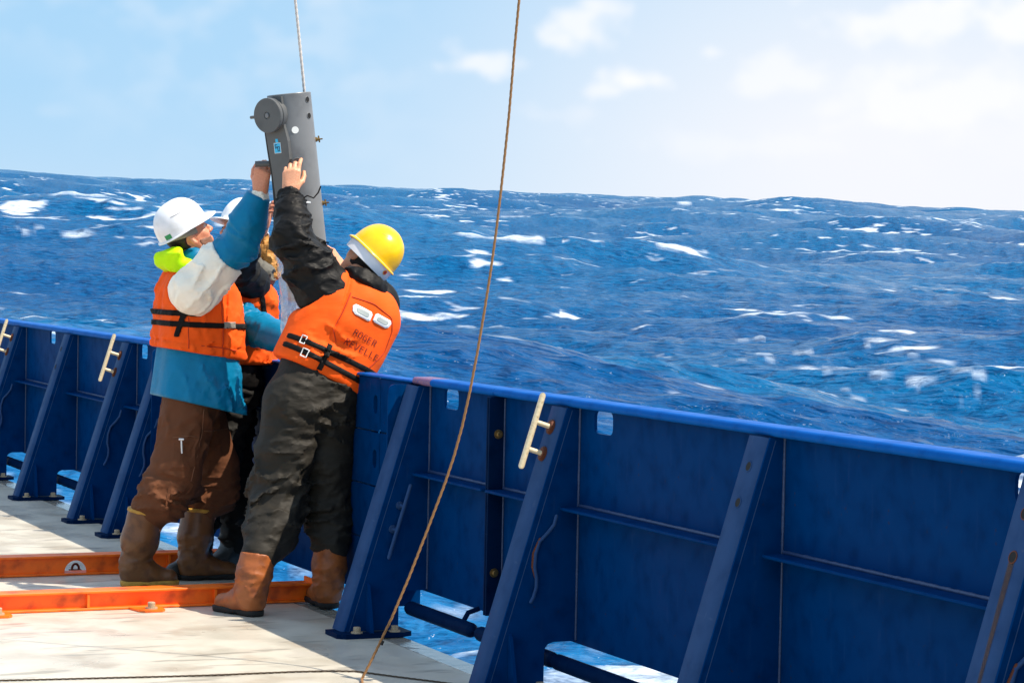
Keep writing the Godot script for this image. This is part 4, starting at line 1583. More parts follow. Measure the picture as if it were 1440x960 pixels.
# ---- the man in the white hard hat and teal jacket, facing the rail
func person_teal():
	var P := thing("person", "person in white hard hat, teal and white jacket and brown trousers, reaching up", "person", Vector3(3.55, 0, -11.9))
	var hd := frame(Vector3(3.553, 1.690, -11.90), Vector3(0.82, 0.56, 0.0), UPV)
	var SN := Vector3(3.515, 1.430, -11.705)
	var EN := Vector3(3.695, 1.645, -11.56)
	var WN := Vector3(3.765, 1.890, -11.475)
	var SF := Vector3(3.62, 1.43, -12.08)
	var EF := Vector3(3.865, 1.265, -12.03)
	var WF := Vector3(4.005, 1.185, -11.66)
	# body
	var body := MB.new()
	var b := Field.new()
	b.chain([Vector3(3.585, 0.92, -11.9), Vector3(3.60, 1.28, -11.9), Vector3(3.555, 1.44, -11.9)], [0.12, 0.12, 0.09], 0.05)
	b.cap(SN, SF, 0.05, 0.05, 0.05)
	b.chain([SN, EN, WN + Vector3(0.004, 0.03, 0.01)], [0.048, 0.04, 0.026], 0.02)
	b.chain([SF, EF, WF], [0.048, 0.04, 0.026], 0.02)
	b.cap(Vector3(3.55, 1.45, -11.9), hd * Vector3(0, -0.05, -0.015), 0.062, 0.056, 0.03)
	b.chain([Vector3(3.56, 0.9, -11.81), Vector3(3.44, 0.47, -11.76), Vector3(3.30, 0.12, -11.84)], [0.08, 0.055, 0.035], 0.03)
	b.chain([Vector3(3.62, 0.9, -12.0), Vector3(3.75, 0.46, -12.03), Vector3(3.64, 0.12, -12.0)], [0.08, 0.055, 0.035], 0.03)
	b.into(body, 0.016)
	var hf := head_field(hd)
	hf.into(body, 0.0045)
	hand_field(WN + Vector3(0.004, 0.022, 0.012), Vector3(0.02, 0.95, 0.22), Vector3(-0.60, 0.1, 0.78), Vector3(-0.5, 0.2, -0.3), [0.95, 0.95, 0.9, 0.85]).into(body, 0.0036)
	hand_field(WF + Vector3(0.01, 0.02, 0.03), Vector3(0.05, 0.45, 0.85), Vector3(0.6, -0.5, 0.4), Vector3(0, 1, 0), [0.7, 0.7, 0.7, 0.7]).into(body, 0.0045)
	put("body", body, M.tanned_skin, P)
	eyes(hd, P)
	# hair under the hat and a short beard
	var hair := skull_field(hd, 0.006)
	hair.below(hd * Vector3(0, 0.0, 0.020), hd.basis * Vector3(0, -0.35, 1.0))
	hair.below(hd * Vector3(0, -0.055, -0.02), hd.basis * Vector3(0, -1, 0.1))
	hair.cut(hd * Vector3(0.06, -0.015, -0.006), hd * Vector3(0.11, -0.015, -0.006), 0.036, 0.036)
	hair.cut(hd * Vector3(-0.06, -0.015, -0.006), hd * Vector3(-0.11, -0.015, -0.006), 0.036, 0.036)
	soft("hair", hair, 0.005, M.dark_hair, P)
	var beard := skull_field(hd, 0.0025)
	beard.below(hd * Vector3(0, -0.042, 0.05), hd.basis * Vector3(0, 1, 0.25))
	beard.below(hd * Vector3(0, 0, 0.012), hd.basis * Vector3(0, 0, -1))
	soft("beard", beard, 0.005, M.stubble, P)
	# trousers
	var tr := Field.new()
	tr.cap(Vector3(3.59, 0.93, -11.85), Vector3(3.59, 0.93, -11.96), 0.128, 0.128, 0.06)
	tr.chain([Vector3(3.55, 0.90, -11.82), Vector3(3.465, 0.55, -11.765), Vector3(3.405, 0.43, -11.765), Vector3(3.352, 0.365, -11.80)], [0.132, 0.116, 0.116, 0.088], 0.05)
	tr.chain([Vector3(3.62, 0.90, -11.99), Vector3(3.745, 0.55, -12.03), Vector3(3.745, 0.43, -12.03), Vector3(3.672, 0.355, -12.0)], [0.130, 0.110, 0.110, 0.085], 0.05)
	tr.folds(fold_noise(61), Vector3(4.2, 15, 4.2), 0.024, Vector3(3.40, 0.44, -11.76), 0.24, Vector3(0.25, 1, 0.1))
	tr.folds(fold_noise(62), Vector3(4.2, 15, 4.2), 0.022, Vector3(3.73, 0.42, -12.03), 0.24, Vector3(-0.2, 1, 0))
	tr.folds(fold_noise(63), Vector3(7, 3.6, 7), 0.017, Vector3(3.56, 0.74, -11.85), 0.34, Vector3(0.5, 1, 0.2))
	var trm := soft("trousers", tr, 0.0085, M.brown_canvas, P)
	# thigh pocket with a tool, knee patch seams
	var nrm := Vector3(-0.45, 0, 0.9).normalized()
	var ax := Vector3(0.9, 0, 0.45).normalized()
	patch("pocket", tr, Vector3(3.475, 0.655, -11.66), ax, UPV, nrm, [Vector2(-0.065, -0.085), Vector2(0.065, -0.085), Vector2(0.065, 0.07), Vector2(-0.065, 0.07)], 0.006, M.brown_canvas, trm)
	patch("knee_patch", tr, Vector3(3.46, 0.445, -11.66), ax, UPV, nrm, [Vector2(-0.06, -0.04), Vector2(0.07, -0.06), Vector2(0.075, 0.07), Vector2(-0.05, 0.08)], 0.005, M.brown_canvas, trm)
	seam("side_seam", tr, [Vector3(3.545, 0.86, -11.62), Vector3(3.535, 0.74, -11.62), Vector3(3.515, 0.62, -11.62), Vector3(3.495, 0.52, -11.62)], nrm, 0.0022, M.thread, trm)
	seam("pocket_seam", tr, [Vector3(3.545, 0.755, -11.62), Vector3(3.62, 0.745, -11.64), Vector3(3.68, 0.765, -11.70)], nrm, 0.0022, M.thread, trm)
	seam("pocket_seam", tr, [Vector3(3.41, 0.725, -11.66), Vector3(3.475, 0.735, -11.62), Vector3(3.535, 0.725, -11.62)], nrm, 0.0022, M.thread, trm)
	var tl := MB.new()
	var tp := project(tr, Vector3(3.462, 0.665, -11.66), nrm) + nrm * 0.014
	tl.tube([tp + Vector3(0, 0.055, 0), tp + Vector3(0.004, -0.012, 0)], 0.004, 8)
	tl.tube([tp + Vector3(0, 0.055, 0) - ax * 0.012, tp + Vector3(0, 0.055, 0) + ax * 0.012], 0.005, 8)
	put("pocket_tool", tl, M.white_plastic, trm)
	boot(P, Vector3(3.228, 0, -11.86), Vector3(3.505, 0, -11.80), Vector3(3.338, 0.372, -11.81), 0.088, M.brown_rubber, M.yellow_rubber, M.yellow_rubber, 64)
	boot(P, Vector3(3.562, 0, -12.0), Vector3(3.868, 0, -11.985), Vector3(3.655, 0.352, -12.0), 0.084, M.brown_rubber, M.black_sole, M.yellow_rubber, 65)
	# jacket skirt and forearms, teal
	var jk := Field.new()
	for q in [[-0.045, -0.07], [0.045, -0.07], [-0.045, 0.07], [0.045, 0.07]]:
		jk.cap(Vector3(3.60 + q[0], 1.16, -11.9 + q[1]), Vector3(3.600 + q[0] * 1.05, 0.83, -11.9 + q[1] * 1.05), 0.128, 0.168, 0.06)
	jk.folds(fold_noise(66), Vector3(7, 3.0, 7), 0.020, Vector3(3.68, 0.88, -11.72), 0.36)
	jk.below(Vector3(3.60, 0.870, -11.9), Vector3(-0.22, -1, 0.0), 0.008)
	jk.below(Vector3(3.58, 1.22, -11.9), Vector3(0, 1, 0), 0.02)
	var jm := soft("jacket", jk, 0.0085, M.teal_cloth, P)
	var elbow := SN.lerp(EN, 0.74)
	var arm := (EN - SN).normalized()
	var s1 := Field.new()
	s1.chain([SN.lerp(EN, 0.5), EN, EN.lerp(WN, 0.5), WN], [0.088, 0.088, 0.082, 0.058], 0.03)
	s1.folds(fold_noise(67), Vector3(4, 10, 4), 0.013, EN, 0.28, WN - EN)
	s1.below(elbow, -arm, 0.004)
	s1.below(WN - (WN - EN).normalized() * 0.002, WN - EN, 0.006)
	soft("sleeve", s1, 0.0075, M.teal_cloth, jm)
	var s2 := Field.new()
	s2.chain([SN + Vector3(0.005, -0.01, -0.05), SN + Vector3(0.012, -0.002, 0.012), SN.lerp(EN, 0.5), EN], [0.105, 0.115, 0.103, 0.084], 0.03)
	s2.folds(fold_noise(68), Vector3(8, 4, 8), 0.015, SN.lerp(EN, 0.4), 0.32, EN - SN)
	s2.below(elbow + arm * 0.003, arm, 0.004)
	soft("sleeve_top", s2, 0.008, M.white_cloth, jm, "white upper sleeve")
	var s3 := Field.new()
	s3.chain([EF.lerp(SF, 0.25), EF, WF], [0.085, 0.092, 0.070], 0.03)
	s3.folds(fold_noise(69), Vector3(4.5, 11, 4.5), 0.013, EF, 0.40, WF - EF)
	s3.below(WF, WF - EF, 0.006)
	s3.below(EF.lerp(SF, 0.14), SF - EF, 0.004)
	soft("sleeve", s3, 0.0085, M.teal_cloth, jm)
	var s4 := Field.new()
	s4.chain([SF, EF], [0.10, 0.088], 0.03)
	s4.folds(fold_noise(70), Vector3(4, 6, 4), 0.008, SF, 0.4, EF - SF)
	s4.below(EF.lerp(SF, 0.14), EF - SF, 0.004)
	soft("sleeve_top", s4, 0.009, M.white_cloth, jm, "white upper sleeve")
	var cuff := Field.new()
	cuff.cap(WN - Vector3(0, 0.02, 0), WN + Vector3(0.006, 0.016, 0.004), 0.046, 0.038)
	cuff.folds(fold_noise(71), Vector3(14, 14, 14), 0.004)
	cuff.below(WN + Vector3(0.006, 0.016, 0.004), Vector3(0.1, 1, 0.1), 0.004)
	soft("cuff", cuff, 0.005, M.white_cloth, jm)
	# collar
	var col := Field.new()
	var cc := Vector3(3.520, 1.565, -11.9)
	var prev := Vector3.ZERO
	for i in 9:
		var w := deg_to_rad(65 + 230.0 * i / 8)
		var q := cc + Vector3(cos(w) * 0.072, -0.022 - 0.016 * cos(w), sin(w) * 0.080)
		if i > 0: col.cap(prev, q, 0.034, 0.034, 0.02)
		prev = q
	col.cap(Vector3(3.415, 1.575, -11.90), Vector3(3.468, 1.598, -11.82), 0.033, 0.033, 0.03)
	col.folds(fold_noise(72), Vector3(5, 8, 5), 0.005)
	soft("collar", col, 0.007, M.neon_yellow, jm, "neon yellow hood collar")
	var inner := Field.new()
	inner.cap(Vector3(3.575, 1.50, -11.88), Vector3(3.575, 1.575, -11.88), 0.078, 0.07)
	soft("inner_collar", inner, 0.009, M.teal_cloth, jm)
	# vest
	var v := Field.new()
	for q in [[-0.055, -0.075], [0.055, -0.075], [-0.055, 0.075], [0.055, 0.075]]:
		v.cap(Vector3(3.600 + q[0], 1.14, -11.9 + q[1]), Vector3(3.595 + q[0] * 0.9, 1.40, -11.9 + q[1]), 0.152, 0.132, 0.05)
	v.cap(Vector3(3.55, 1.47, -11.79), Vector3(3.55, 1.47, -12.01), 0.080, 0.080, 0.06)
	v.cap(Vector3(3.72, 1.10, -11.84), Vector3(3.71, 1.36, -11.84), 0.105, 0.09, 0.03)
	v.cap(Vector3(3.72, 1.10, -11.97), Vector3(3.71, 1.36, -11.97), 0.105, 0.09, 0.03)
	v.folds(fold_noise(73), Vector3(6, 4, 6), 0.006)
	v.cut(SN + Vector3(0.0, 0.01, -0.04), SN + Vector3(0, 0.01, 0.2), 0.112, 0.12)
	v.cut(SF + Vector3(0.0, 0.01, 0.03), SF + Vector3(0, 0.01, -0.2), 0.105, 0.12)
	v.cut(Vector3(3.565, 1.42, -11.9), Vector3(3.56, 1.7, -11.9), 0.062, 0.085)
	v.groove(Vector3(3.705, 1.2, -11.75), Vector3(0.92, 0, 0.4), 0.007, 0.012)
	v.groove(Vector3(3.60, 1.165, -11.75), Vector3(0.12, 1, 0), 0.006, 0.006)
	v.below(Vector3(3.60, 1.118, -11.9), Vector3(-0.16, -1, 0), 0.015)
	var vm := soft("vest", v, 0.008, M.vest_orange, P)
	strap(v, Vector3(3.6, 1.262, -11.9), Vector3(0.03, 1, 0), 0.0135, [], vm)
	strap(v, Vector3(3.6, 1.315, -11.9), Vector3(0.02, 1, 0.0), 0.0135, [[Vector3(3.555, 1.3, -11.7), Vector3(1, 0, 0.0)]], vm)
	strap(v, Vector3(3.462, 1.27, -11.7), Vector3(0.96, -0.28, 0.0), 0.0115, [[Vector3(3.5, 1.333, -11.7), UPV], [Vector3(3.5, 1.205, -11.7), -UPV], [Vector3(3.5, 1.2, -11.85), Vector3(0, 0, -1)]], vm)
	var bn := Vector3(0.25, 0, 0.97).normalized()
	patch("buckle", v, Vector3(3.71, 1.263, -11.66), Vector3(0.97, 0, -0.25), UPV, bn, [Vector2(-0.035, -0.016), Vector2(0.035, -0.016), Vector2(0.035, 0.016), Vector2(-0.035, 0.016)], 0.012, M.grey_plastic, vm)
	var sn := Vector3(0.1, 0, 1).normalized()
	seam("stitching", v, [Vector3(3.685, 1.44, -11.62), Vector3(3.69, 1.30, -11.62), Vector3(3.69, 1.12, -11.62)], Vector3(0.45, 0, 0.9).normalized(), 0.0026, M.dark_thread, vm)
	seam("stitching", v, [Vector3(3.50, 1.30, -11.62), Vector3(3.50, 1.22, -11.62), Vector3(3.50, 1.15, -11.62)], sn, 0.0026, M.dark_thread, vm)
	seam("stitching", v, [Vector3(3.56, 1.165, -11.62), Vector3(3.66, 1.155, -11.62), Vector3(3.74, 1.14, -11.65)], sn, 0.0026, M.dark_thread, vm)
	# hat
	var ht := Transform3D(hd.basis, hd * Vector3(0, 0.048, -0.008))
	var dim := Vector4(0.113, 0.131, 0.142, 0.046)
	var hat := hard_hat(P, ht, dim, M.white_shell, false)
	hat_patch("sticker", hat, ht, dim, 0.08, -2.45, 0.07, 0.15, M.green_sticker)
	hat_patch("print", hat, ht, dim, 0.62, -1.75, 0.016, 0.24, M.grey_print, 0.0012, false, -0.02)
	var hb := Field.new()
	hb.ell(Transform3D(hd.basis, hd * Vector3(0, 0.02, -0.012)), Vector3(0.088, 0.12, 0.108))
	hb.slab(hd * Vector3(0, 0.022, 0), hd.basis * Vector3(0, 1, 0.25), 0.018)
	hb.below(hd * Vector3(0, 0, 0.03), hd.basis * Vector3(0, 0, 1))
	soft("headband", hb, 0.006, M.grey_plastic, hat)
	var cs := MB.new()
	cs.tube([hd * Vector3(0.086, 0.03, 0.02), hd * Vector3(0.082, -0.05, -0.03), hd * Vector3(0.072, -0.085, -0.05)], 0.006, 8)
	put("chin_strap", cs, M.grey_plastic, hat)
	cs = MB.new()
	cs.tube([hd * Vector3(0.088, 0.03, -0.035), hd * Vector3(0.086, -0.02, -0.045), hd * Vector3(0.062, -0.075, -0.06)], [0.013, 0.012, 0.011], 8)
	put("ratchet_strap", cs, M.grey_plastic, hat)

func strap(v: Field, p: Vector3, n: Vector3, w: float, ends: Array, parent: Node3D):
	var s := v.copy(0.008)
	s.slab(p, n, w, 0.003)
	for e in ends: s.below(e[0], e[1], 0.003)
	soft("strap", s, 0.0065, M.strap_black, parent)

# ---- the man in the yellow hard hat, back to the camera
func person_yellow():
	var P := thing("person", "person in yellow hard hat and black jacket, back to the camera, leaning over the rail", "person", Vector3(3.86, 0, -10.95))
	var a := Vector3(0.43, 0.90, -0.02).normalized()
	var l := Vector3(0.90, -0.43, 0.06).normalized()
	var back := l.cross(a).normalized()          # out of his back, towards the camera
	var pel := Vector3(3.868, 0.985, -10.97)
	var hd := frame(Vector3(4.162, 1.588, -11.075), Vector3(-0.13, 0.40, -0.89), Vector3(0.66, 0.72, 0.25))
	var SL := Vector3(3.935, 1.435, -11.0)
	var EL := Vector3(3.795, 1.680, -11.06)
	var WL := Vector3(3.822, 1.900, -11.185)
	var SR := Vector3(4.20, 1.385, -11.06)
	var ER := Vector3(4.285, 1.42, -11.34)
	var WR := Vector3(4.135, 1.545, -11.345)
	var hL := Vector3(3.775, 0.92, -10.95)
	var kL := Vector3(3.705, 0.51, -10.94)
	var hR := Vector3(3.955, 0.895, -10.97)
	var kR := Vector3(3.952, 0.48, -10.98)
	var body := MB.new()
	var b := Field.new()
	b.chain([pel, pel + a * 0.34, pel + a * 0.50], [0.12, 0.12, 0.08], 0.05)
	b.cap(SL, SR, 0.05, 0.05, 0.05)
	b.chain([SL, EL, WL], [0.05, 0.04, 0.026], 0.02)
	b.chain([SR, ER, WR], [0.05, 0.04, 0.026], 0.02)
	b.cap(pel + a * 0.52, hd * Vector3(0, -0.05, -0.01), 0.060, 0.055, 0.03)
	b.chain([hL, kL, Vector3(3.565, 0.13, -10.76)], [0.08, 0.055, 0.036], 0.03)
	b.chain([hR, kR, Vector3(3.945, 0.13, -10.91)], [0.08, 0.055, 0.036], 0.03)
	b.into(body, 0.016)
	head_field(hd).into(body, 0.005)
	hand_field(WL + Vector3(0.0, 0.004, 0.0), Vector3(0.06, 0.99, -0.02), Vector3(-0.42, 0.05, 0.9), Vector3(1, 0.1, 0.2), [0.48, 0.85, 0.95, 1.0], 1.0, 0.55).into(body, 0.0034)
	hand_field(WR, Vector3(-0.62, 0.72, 0.10), Vector3(0.45, 0.25, 0.85), Vector3(0.3, 0.6, 0.6), [0.8, 0.85, 0.9, 0.9], 1.0, 0.3).into(body, 0.0036)
	put("body", body, M.fair_skin, P)
	eyes(hd, P)
	var hair := skull_field(hd, 0.006)
	hair.below(hd * Vector3(0, 0.0, 0.02), hd.basis * Vector3(0, -0.35, 1.0))
	hair.below(hd * Vector3(0, -0.06, -0.02), hd.basis * Vector3(0, -1, 0.1))
	soft("hair", hair, 0.006, M.dark_hair, P)
	# trousers
	var tr := Field.new()
	tr.cap(hL + Vector3(0.02, 0.03, 0), hR + Vector3(-0.02, 0.04, 0), 0.142, 0.138, 0.06)
	tr.cap(pel + l * -0.08 + a * 0.10, pel + l * 0.08 + a * 0.10, 0.115, 0.115, 0.08)
	tr.chain([hL, hL.lerp(kL, 0.55), kL, Vector3(3.645, 0.36, -10.855), Vector3(3.568, 0.268, -10.775)], [0.140, 0.128, 0.122, 0.112, 0.085], 0.05)
	tr.chain([hR, hR.lerp(kR, 0.55), kR, Vector3(3.957, 0.36, -10.95), Vector3(3.950, 0.275, -10.90)], [0.135, 0.115, 0.102, 0.100, 0.082], 0.04)
	tr.folds(fold_noise(81), Vector3(4.0, 10.5, 4.0), 0.021, Vector3(3.70, 0.50, -10.93), 0.42, Vector3(-0.35, 1, 0.1))
	tr.folds(fold_noise(82), Vector3(4.0, 9, 4.0), 0.014, Vector3(3.955, 0.42, -10.97), 0.36, Vector3(0.2, 1, 0))
	tr.folds(fold_noise(83), Vector3(3.6, 7.5, 3.6), 0.019, Vector3(3.87, 0.90, -10.85), 0.32, Vector3(0.35, 1, 0.0))
	soft("trousers", tr, 0.0085, M.charcoal_trousers, P)
	boot(P, Vector3(3.545, 0, -10.69), Vector3(3.425, 0, -10.965), Vector3(3.556, 0.275, -10.765), 0.078, M.tan_leather, M.black_sole, null, 84)
	boot(P, Vector3(3.935, 0, -10.83), Vector3(3.94, 0, -11.13), Vector3(3.946, 0.285, -10.895), 0.076, M.tan_leather, M.black_sole, null, 85)
	# jacket: trunk, sleeves, collar
	var jk := Field.new()
	for q in [-0.09, 0.09]: jk.cap(pel + a * 0.14 + l * q, pel + a * 0.42 + l * q, 0.105, 0.105, 0.06)
	jk.below(pel + a * 0.10, -a, 0.01)
	var jm := soft("jacket", jk, 0.011, M.black_cloth, P)
	var s1 := Field.new()
	s1.chain([SL + l * 0.05, SL + l * -0.005, SL.lerp(EL, 0.5), EL, EL.lerp(WL, 0.5), WL], [0.115, 0.120, 0.112, 0.094, 0.074, 0.050], 0.04)
	s1.folds(fold_noise(87), Vector3(3.8, 8.5, 3.8), 0.019, EL + Vector3(0.05, -0.06, 0.03), 0.36, Vector3(0.1, 1, 0.0))
	s1.folds(fold_noise(88), Vector3(5, 15, 5), 0.011, WL, 0.22, WL - EL)
	s1.below(WL, WL - EL, 0.006)
	soft("sleeve", s1, 0.0075, M.black_cloth, jm)
	var tab := MB.new()
	var tq := WL.lerp(EL, 0.22) + Vector3(0.03, 0, 0.045)
	tab.tube([tq, tq + Vector3(0.05, -0.002, 0.0)], 0.006, 8)
	put("cuff_tab", tab, M.white_plastic, jm)
	tab = MB.new()
	tab.tube([tq + Vector3(-0.01, 0.004, 0.004), tq + Vector3(0.03, 0.03, 0.012), tq + Vector3(0.062, 0.02, 0.01), tq + Vector3(0.085, 0.045, 0.006), tq + Vector3(0.098, 0.075, 0.004)], 0.0036, 6)
	put("draw_cord", tab, M.strap_black, jm)
	var s2 := Field.new()
	s2.chain([SR + l * -0.03, SR, ER, WR], [0.11, 0.11, 0.088, 0.052], 0.04)
	s2.folds(fold_noise(89), Vector3(4, 8, 4), 0.010, ER, 0.4, WR - ER)
	s2.below(WR, WR - ER, 0.006)
	soft("sleeve", s2, 0.0095, M.black_cloth, jm)
	var col := Field.new()
	var nb := pel + a * 0.545 + l * 0.01
	var prev := Vector3.ZERO
	for i in 13:
		var w := TAU * i / 12
		var q := nb + l * cos(w) * 0.074 + back * sin(w) * 0.066 + a * (0.004 + 0.010 * sin(w))
		if i > 0:
			col.cap(prev, q, 0.034, 0.034, 0.02)
			col.cap(prev + a * 0.028, q + a * 0.028, 0.022, 0.022, 0.02)
		prev = q
	col.folds(fold_noise(90), Vector3(4, 10, 4), 0.010, nb, 0.3, a + l * 0.3)
	soft("collar", col, 0.008, M.black_cloth, jm)
	# vest
	var v := Field.new()
	for q in [-0.105, 0.0, 0.105]:
		v.cap(pel + a * 0.11 + l * q, pel + a * 0.40 + l * q * 1.05, 0.136 + (0.012 if q == 0.0 else 0.0), 0.125, 0.05)
	v.cap(pel + a * 0.49 - l * 0.095, pel + a * 0.49 + l * 0.125, 0.080, 0.080, 0.06)
	v.cap(pel + a * 0.28 + l * 0.135, pel + a * 0.42 + l * 0.155, 0.10, 0.095, 0.05)
	v.cap(pel + a * 0.34 + back * 0.06, pel + a * 0.46 + back * 0.05 + l * 0.03, 0.10, 0.09, 0.05)
	v.folds(fold_noise(91), Vector3(5, 5, 5), 0.008, pel + a * 0.36 - l * 0.25, 0.20)
	v.folds(fold_noise(93), Vector3(5, 5, 5), 0.008, pel + a * 0.50 + l * 0.02, 0.14)
	v.folds(fold_noise(92), Vector3(3.6, 9, 3.6), 0.017, pel + a * 0.18 + back * 0.13 - l * 0.05, 0.19, a - l * 0.2)
	v.cut(SL + l * 0.035 - a * 0.01, SL - l * 0.25 - a * 0.01, 0.105, 0.15)
	v.cut(SR - back * 0.06 + l * 0.03, SR + l * 0.2 - back * 0.15, 0.10, 0.12)
	v.cut(pel + a * 0.52, pel + a * 0.75, 0.078, 0.10)
	v.below(pel + a * 0.072, -a + l * -0.02, 0.015)
	# raised back panel seams
	v.groove(pel + a * 0.35 - l * 0.068, (l + a * 0.05).normalized(), 0.006, 0.008)
	var vm := soft("vest", v, 0.0075, M.vest_orange, P)
	var flat := v.copy(0.0)
	flat.soft_ops = []
	flat.grow = 0.003
	var on_back := func(u: float, w: float) -> Vector3: return pel + l * u + a * w + back * 0.12
	strap(v, on_back.call(0, 0.182), (a + l * -0.03).normalized(), 0.0130, [[pel, -back - l * 0.25]], vm)
	strap(v, on_back.call(0, 0.128), (a + l * 0.02).normalized(), 0.0130, [[pel, -back - l * 0.25]], vm)
	strap(v, on_back.call(-0.052, 0.14), l, 0.013, [[on_back.call(0, 0.215), a], [on_back.call(0, 0.085), -a], [pel, -back]], vm)
	buckle(v, on_back.call(-0.170, 0.180), l, a, (back - l * 0.35).normalized(), 0.012, 0.018, M.white_plastic, vm)
	buckle(v, on_back.call(-0.140, 0.127), l, a, (back - l * 0.2).normalized(), 0.014, 0.018, M.white_plastic, vm)
	# reflective patches and the stencilled ship's name
	for q in [[0.018, 0.408, 0.052, 0.023, 1.0], [0.130, 0.418, 0.048, 0.022, -1.0]]:
		var x: float = q[2]
		var y: float = q[3]
		var c: Vector3 = on_back.call(q[0], q[1])
		var pr: Array = []
		for k in [[-1, 0.45], [-0.8, 1], [0.8, 1], [1, 0.55], [1, -0.75], [0.75, -1], [-0.55, -1], [-0.85, -0.55]]: pr.append(Vector2(k[0] * x * q[4], k[1] * y))
		var pin := []
		for k in pr: pin.append(Vector2(k.x * 0.80, k.y * 0.62 + 0.001))
		patch("reflector", flat, c, l, a, back, pr, 0.005, M.white_plastic, vm)
		patch("tape", flat, c, l, a, back, pin, 0.0068, M.reflective_tape, vm)
	lettering("lettering", "ROGER", v, on_back.call(0.085, 0.312), l, a, back, 0.030, 0.130, M.vest_print, vm)
	lettering("lettering", "REVELLE", v, on_back.call(0.095, 0.258), l, a, back, 0.030, 0.185, M.vest_print, vm)
	seam("stitching", v, [on_back.call(-0.060, 0.47), on_back.call(-0.062, 0.38), on_back.call(-0.068, 0.28), on_back.call(-0.03, 0.235)], back, 0.0025, M.dark_thread, vm)
	seam("stitching", v, [on_back.call(-0.05, 0.455), on_back.call(0.06, 0.47), on_back.call(0.17, 0.455), on_back.call(0.20, 0.40)], back, 0.0025, M.dark_thread, vm)
	seam("stitching", v, [on_back.call(0.20, 0.40), on_back.call(0.212, 0.30), on_back.call(0.17, 0.205)], back, 0.0025, M.dark_thread, vm)
	# hat with its pale neck band
	var ht := Transform3D(hd.basis, hd * Vector3(0, 0.046, -0.008))
	var dim := Vector4(0.118, 0.134, 0.145, 0.024)
	var hat := hard_hat(P, ht, dim, M.yellow_shell, false)
	hat_patch("slot", hat, ht, dim, 0.72, 2.2, 0.012, 0.20, M.yellow_print, 0.0012, false, 0.05)
	var mb := MB.new()
	var N := 40
	var ring := func(i: float, k: int) -> Vector3:
		var ph := lerpf(deg_to_rad(38), deg_to_rad(322), i / N)
		var down: float = [0.002, -0.058, -0.058, 0.002][k]
		var gr: float = [1.015, 0.985, 0.955, 0.985][k]
		return ht * Vector3(sin(ph) * dim.x * gr, down, cos(ph) * dim.y * gr)
	for i in N:
		for k in 4:
			var q := [ring.call(i, k), ring.call(i + 1, k), ring.call(i + 1, (k + 1) % 4), ring.call(i, (k + 1) % 4)]
			var mid: Vector3 = ring.call(i + 0.5, 0) - ht.origin
			mid -= ht.basis.y * mid.dot(ht.basis.y)
			mb._q(q, [mid, -ht.basis.y, -mid, ht.basis.y][k])
	put("neck_band", mb, M.helmet_band, hat, "pale grey band with a red and yellow mark")
	for g in [[1.0, 0.0010, M.yellow_print, "mark_rim"], [0.66, 0.0016, M.red_print, "mark"]]:
		var o := MB.new()
		var pc := deg_to_rad(190)
		var pts := []
		for i in 20:
			var w := TAU * i / 20
			var ph: float = pc + cos(w) * 0.115 * g[0]
			var rr: float = 1.0 + g[1] / 0.12
			pts.append(ht * Vector3(sin(ph) * dim.x * rr, -0.026 + sin(w) * 0.0125 * g[0], cos(ph) * dim.y * rr))
		var cen := ht * Vector3(sin(pc) * dim.x * (1.0 + g[1] / 0.12), -0.026, cos(pc) * dim.y * (1.0 + g[1] / 0.12))
		for i in 20:
			var q := [cen, pts[i], pts[(i + 1) % 20]]
			if (q[1] - q[0]).cross(q[2] - q[0]).dot(cen - ht.origin) > 0: o.tri(q[0], q[1], q[2])
			else: o.tri(q[0], q[2], q[1])
		put(g[3], o, g[2], hat)

